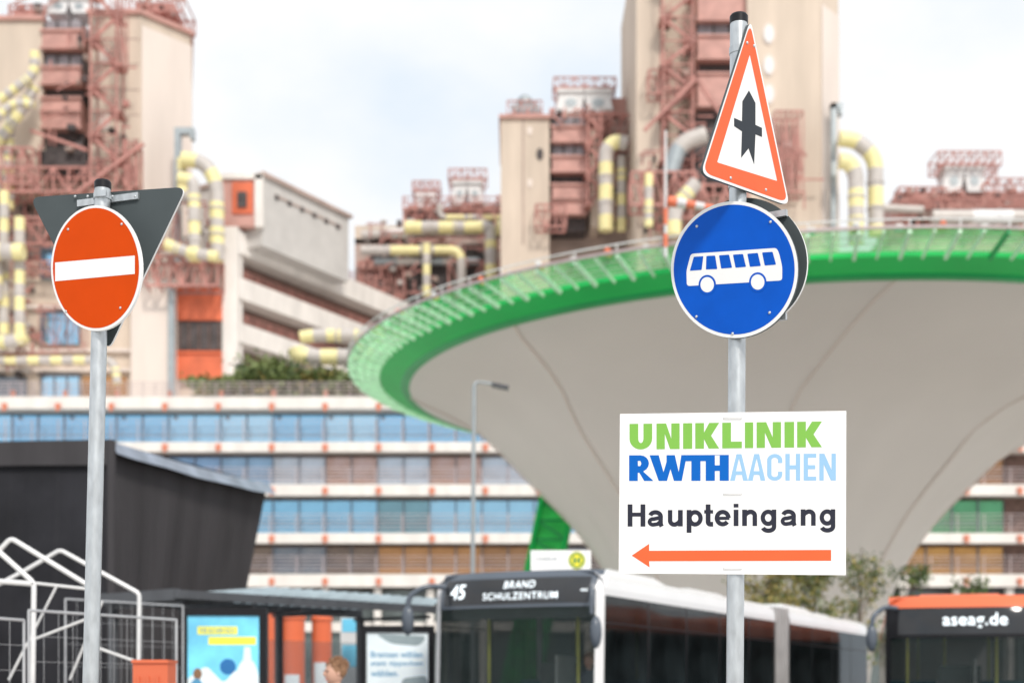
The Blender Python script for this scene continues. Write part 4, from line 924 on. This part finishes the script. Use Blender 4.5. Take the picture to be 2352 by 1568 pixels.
# ------------------------------------------------------------------ buses
def bus(front,yaw,H,disp,main,roofc,length,joint,label,texts,pillar='buswhite',lower=None,sx_=1.0,front_top='busgrey',pw=1.17):
    fx=Vector((front[0],front[1],0)); e=empty('city_bus',fx,label=label,category='bus')
    xf=Matrix.Translation(fx)@Matrix.Rotation(yaw,4,'Z')@Matrix.Scale(sx_,4,(1,0,0)); lower=lower or main
    def yf(x,z):
        k=min(1,abs(x)/1.275); return .28*k**4+.04*max(0,z-1.0)+ (max(0,z-(H-.45))**2)*1.1
    def nose(mb,z0,z1,x0,x1,off=0,mi=0,nx=16,nz=6):
        vs=[];fs=[]
        for i in range(nz+1):
            z=z0+(z1-z0)*i/nz
            for k in range(nx+1): x=x0+(x1-x0)*k/nx; vs.append((x,yf(x,z)-off,z))
        for i in range(nz):
            for k in range(nx): a=i*(nx+1)+k; fs.append((a,a+1,a+nx+2,a+nx+1))
        mb.add(vs,fs,mi,True)
    z0w=1.05; zd0,zd1=disp
    mb=MB(xf); nose(mb,.3,z0w,-1.275,1.275,0,0); nose(mb,z0w,zd0,-1.275,-pw,0,1,3);nose(mb,z0w,zd0,pw,1.275,0,1,3); nose(mb,zd0,zd1,-1.275,-pw,0,1,3);nose(mb,zd0,zd1,pw,1.275,0,1,3)
    nose(mb,zd1,H-.02,-1.22,1.22,0,2); make('front_panel',mb,[lower,pillar,front_top],e)
    mb=MB(xf); nose(mb,z0w,zd0-.05,-pw,pw,0.0,0,20,8); make('windscreen',mb,['windscreen'],e)
    mb=MB(xf); nose(mb,zd0-.05,zd1,-pw,pw,.012,0,20,4); d=make('destination_display',mb,['busgrey' if front_top=='busgrey' else 'black'],e)
    mb=MB(xf); nose(mb,zd0+.0,zd1-.02,-1.08,1.1,.02,0,20,4); make('display_glass',mb,['dispglass'],d)
    for st,xa,xb,za,zb,bo,sp in texts:
        mb=MB(xf); add_text(mb,st,lambda a,c_:Vector((xa+(xb-xa)*a,yf(xa+(xb-xa)*a,za+(zb-za)*c_)-.035,za+(zb-za)*c_)),bo,0,sp)
        make('display_text',mb,['led'],d)
    for q in ([(-.1,-.03,1.1),(-.9,-.0,1.25)],[(1.0,.05,1.1),(.2,-.0,1.25)]):
        mb=MB(xf); mb.tube(q,.012,0,6); make('wiper',mb,['black'],e)
    secs=[(.35,joint-.55),(joint+.55,length)] if joint else [(.35,length)]
    for (ya,yb_) in secs:
        mb=MB(xf)
        sec=[(1.275,.3),(1.275,1.15),(1.275,H-.40),(1.272,H-.30),(1.24,H-.16),(1.12,H-.07),(.85,H-.03),(0,H-.01)]
        sec=sec+[(-a,b2) for a,b2 in sec[-2::-1]]
        n=len(sec)
        vs=[(a,ya,b2) for a,b2 in sec]+[(a,yb_,b2) for a,b2 in sec]
        fs=[];ms=[]
        for i in range(n-1):
            if i in(1,n-3): continue
            fs.append((i,n+i,n+i+1,i+1)); ms.append(1 if 1<i<n-3 else 0)
        mb.add(vs,fs,ms,False)
        if yb_==length: mb.add([(a,yb_,b2) for a,b2 in sec],[tuple(range(n))],0)
        mb.box(-1.2,1.2,ya,yb_,.35,.4,2)
        make('body',mb,[lower,roofc,'busdark'],e)
        for sx in (1,-1):
            k=max(2,int((yb_-ya)/1.55)); 
            for i in range(k):
                a=ya+(yb_-ya)*i/k;b2=ya+(yb_-ya)*(i+1)/k
                mb=MB(xf); mb.box(*sorted((sx*1.262,sx*1.27)),a+.03,b2-.03,1.18,H-.38,0); mb.box(*sorted((sx*1.25,sx*1.268)),b2-.03,b2+.03,1.18,H-.38,1)
                mb.box(*sorted((sx*1.27,sx*1.278)),a+.03,b2-.03,H-.80,H-.78,1)
                make('side_window',mb,['busglass','black'],e)
        c=(ya+yb_)/2
        for x0,x1,a,b2,hh in ((-.8,.8,ya+1.4,min(yb_-.6,ya+4.2),.12),(-.75,.75,c+.9,yb_-1,.08)):
            mb=MB(xf); vs=[(x0,a,H-.03),(x1,a,H-.03),(x1,b2,H-.03),(x0,b2,H-.03),(x0+.15,a+.4,H+hh),(x1-.15,a+.4,H+hh),(x1-.15,b2-.4,H+hh),(x0+.15,b2-.4,H+hh)]
            mb.add(vs,[(0,3,2,1),(4,5,6,7),(0,1,5,4),(1,2,6,5),(2,3,7,6),(3,0,4,7)],0); make('roof_pod',mb,[roofc],e)
    if joint:
        mb=MB(xf)
        for k in range(8):
            ya=joint-.5+k*.125; s=1.0 if k%2 else .95
            mb.box(-1.27*s,1.27*s,ya,ya+.12,.4,(H-.10)*(1 if k%2 else .98)); 
        make('bellows',mb,['bellows'],e)
    ax=[2.7]+([joint-1.6,length-3.2] if joint else [length-3.2])
    for ya in ax:
        for sx in (1,-1):
            mb=MB(xf); mb.tube([(sx*.98,ya,.48),(sx*1.29,ya,.48)],.48,0,24); wh=make('wheel',mb,['rubber'],e)
            mb=MB(xf); mb.tube([(sx*1.29,ya,.48),(sx*1.30,ya,.48)],.27,0,20); make('rim',mb,['duct'],wh)
    for sx in (1,-1):
        mb=MB(xf); mb.sphere((sx*.95,.06,.72),.15,0,12,(1.3,.4,.7)); make('headlight',mb,['hvac'],e)
        mb=MB(xf)
        if sx<0: mb.tube([(-1.1,.25,H-.22),(-1.3,.05,H-.2),(-1.48,-.1,H-.36),(-1.5,-.1,H-.55)],.04,0,10,fillet=.15); mb.sphere((-1.5,-.1,H-.72),.24,0,14,(.38,.35,.95))
        else: mb.tube([(1.15,.2,H-.3),(1.28,-.15,H-.36),(1.3,-.2,H-.7)],.025,0,8,fillet=.1); mb.sphere((1.36,-.2,H-.95),.23,0,14,(.34,.4,1.0))
        make('mirror',mb,['busgrey'],e)
    for x,yy in ((-.9,1.3),(.55,1.2),(-.2,3),(.6,3.5),(-.6,5)):
        mb=MB(xf); mb.tube([(x,yy,.6),(x,yy,H-.3)],.022,0,6); make('handrail',mb,['poleyellow'],e)
    mb=MB(xf); mb.box(-.35,.35,1.9,2.0,.5,2.0); mb.box(-1.15,1.15,.45,.75,.5,1.15); mb.box(.2,.22,1.2,2.0,.6,2.1,2); mb.box(-1.1,1.1,.5,.52,H-.7,H-.5)
    for yy in (3,4.2,5.4,6.6):
        for x in (-.75,.75): mb.box(x-.4,x+.4,yy,yy+.12,.9,1.75,1); mb.box(x-.4,x+.4,yy-.4,yy,.8,.92,1)
    mb.box(-1.15,1.15,1.2,min(9,length-1),H-.5,H-.45,2)
    make('interior',mb,['busdark','busseat','buspanel'],e)
    return e,xf
yaw=math.radians(-26.0)
e,xf1=bus((-.06,20.5),yaw,3.33,(2.82,3.22),'buswhite','buswhite',17.8,9.8,'white articulated city bus showing route 45 on its display',
  [('45',-.95,-.70,2.91,3.13,.012,1.0),('BRAND',-.10,.36,3.05,3.155,.004,1.15),('SCHULZENTRUM',-.40,.70,2.885,2.985,.004,1.15),('<<',1.0,1.08,2.98,3.02,.03,1.0)],sx_=1.07)
e,xf2=bus((7.35,22.95),math.radians(-14),3.14,(2.48,2.92),'buswhite','busred',12,None,'city bus with orange-red roof and dark windscreen',[('aseag.de',-.38,.62,2.56,2.82,.008,1.05)],pillar='black',front_top='busred',pw=1.2)
# ------------------------------------------------------------------ trees
def tree(x,y,h,crown,seed,n,label,mis=(0,1,2),dens=1):
    rnd=random.Random(seed); e=empty('young_tree',(x,y,0),label=label,category='tree',group='young trees behind the buses')
    mb=MB(); tips=[]
    mb.tube([(x,y,0),(x+.05,y,h*.4),(x,y,h*.75),(x+.05,y,h)],.07,0,8,r2=.015)
    for i in range(22):
        z=h*rnd.uniform(.35,.97); a=rnd.uniform(0,6.28); L=crown*rnd.uniform(.5,1.1)*(1.15-z/h*.6)
        p=Vector((x,y,z)); q=p+Vector((math.cos(a)*L,math.sin(a)*L,L*.75)); mb.tube([p,p.lerp(q,.5)+Vector((0,0,.05)),q],.025,0,5,r2=.006)
        tips.append((p,q))
    make('trunk',mb,['bark'],e)
    mb=MB()
    for p,q in tips:
        for k in range(n//18):
            c=p.lerp(q,rnd.uniform(.3,1.1))+Vector((rnd.gauss(0,.15),rnd.gauss(0,.15),rnd.gauss(0,.15)))
            a=Vector((rnd.uniform(-1,1),rnd.uniform(-1,1),rnd.uniform(-1,1))).normalized(); b=a.cross(Vector((rnd.uniform(-1,1),rnd.uniform(-1,1),.3))).normalized(); z=.065*rnd.uniform(.6,1.4)
            mb.add([c-a*z,c+b*z*.6,c+a*z,c-b*z*.6],[(0,1,2,3)],rnd.choice(mis))
    make('crown',mb,['leaf1','leaf2','leaf3'],e)
tree(X(1975,46),46,6.1,1.2,1,1300,'slim young tree with sparse green leaves')
tree(X(2095,47),47,5.4,1.0,2,1400,'slim young tree with dense dark leaves',(0,1,1))
tree(X(1760,44),44,5.1,1.5,3,2600,'young tree with yellowing leaves',(0,2,2))
tree(X(1870,45),45,5.3,1.5,4,2600,'young tree with green and yellow leaves',(0,1,2))
tree(X(2230,48),48,5.0,1.0,5,1300,'slim young tree with dense dark leaves',(0,1,1))
# ------------------------------------------------------------------ people
def person(name,loc,face,h,label,seated=False,hairm='hair'):
    s=h/1.75; base=Vector(loc); e=empty(name,base,label=label,category='person')
    R=Matrix.Translation(base)@Matrix.Rotation(face,4,'Z')
    V_=[];E=[];Rr=[]
    def v(x,y,z,r,par=None):
        V_.append(R@Vector((x*s,y*s,z*s))-base); Rr.append(r*s); i=len(V_)-1
        if par is not None:E.append((par,i))
        return i
    pel=v(0,0,.95,.14); sp=v(0,.01,1.15,.13,pel); ch=v(0,.01,1.36,.15,sp); nk=v(0,.01,1.48,.06,ch); v(0,0,1.56,.055,nk)
    for sx in (1,-1):
        if seated: hip=v(sx*.1,-.05,.9,.1,pel); kn=v(sx*.12,-.48,.92,.07,hip); an=v(sx*.12,-.5,.5,.045,kn); v(sx*.12,-.65,.47,.04,an)
        else: hip=v(sx*.1,0,.88,.1,pel); kn=v(sx*.11,-.01,.5,.065,hip); an=v(sx*.12,.02,.1,.045,kn); v(sx*.13,-.15,.04,.04,an)
        shd=v(sx*.19,.01,1.4,.065,ch)
        if seated: el=v(sx*.24,-.12,1.15,.045,shd); wr=v(sx*.18,-.38,1.18,.03,el); d=Vector((0,-1,0))
        else: el=v(sx*.25,.02,1.12,.045,shd); wr=v(sx*.25,-.08,.87,.03,el); d=Vector((0,-.2,-1)).normalized()
        wp_=Vector((sx*(.18 if seated else .25),-.38 if seated else -.08,1.18 if seated else .87)); pa=wp_+d*.06; pi=v(*pa,.028,wr)
        for k in range(4):
            a=pa+Vector((0,(k-1.5)*.02,0) if not seated else ((k-1.5)*.02,0,0))+d*.05; i=v(*a,.01,pi); b2=a+d*(.035+.008*(1.5-abs(k-1.5)))+Vector((-sx*.015,0,0)); v(*b2,.008,i)
        a=wp_+d*.05+Vector((-sx*.035,-.03,0)); v(*a,.01,pi)
    me=bpy.data.meshes.new(name+'_body'); me.from_pydata(V_,E,[]); me.materials.append(M['cloth'])
    o=bpy.data.objects.new('body',me); col.objects.link(o); o.parent=e
    m=o.modifiers.new('k','SKIN'); m.use_smooth_shade=True
    for i,sv in enumerate(me.skin_vertices[0].data): sv.radius=(Rr[i],Rr[i]*.85); sv.use_root=(i==0)
    m2=o.modifiers.new('s','SUBSURF'); m2.levels=1; m2.render_levels=2
    mb=MB(R@Matrix.Scale(s,4)); mb.sphere((0,-.01,1.645),.105,0,24,(.78,.95,1.12)); mb.sphere((0,-.112,1.635),.018,0,8,(.8,1.2,1.4))
    mb.tube([(0,.01,1.48),(0,.0,1.6)],.05,0,12)
    for sx in (1,-1): mb.sphere((sx*.083,.0,1.64),.028,0,8,(.35,.7,1.1)); mb.sphere((sx*.032,-.1,1.66),.012,1,8)
    mb.box(-.025,.025,-.104,-.098,1.578,1.585,2); make('head',mb,['skin','black','sign_red'],e)
    mb=MB(R@Matrix.Scale(s,4)); rnd=random.Random(5)
    mb.sphere((0,.02,1.68),.115,0,20,(.84,.92,.95))
    for i in range(260):
        t_=rnd.uniform(0,6.28);ph=rnd.uniform(0,1.5); p=Vector((math.sin(ph)*math.cos(t_)*.095,.02+math.sin(ph)*math.sin(t_)*.105,1.68+math.cos(ph)*.108)); dd_=Vector((rnd.gauss(0,.02),rnd.gauss(.01,.02),rnd.uniform(.0,.03)))
        mb.beam(p,p+dd_,.009)
    make('hair',mb,[hairm],e)
    return e
person('person',(X(770,14.2),14.2,.12),math.radians(-60),1.74,'person with short light brown hair in dark jacket standing')
p_=xf1@Vector((.62,1.45,0)); person('person',(p_.x,p_.y,.55),yaw,1.55,'bus driver seated behind the windscreen in dark clothes',True)
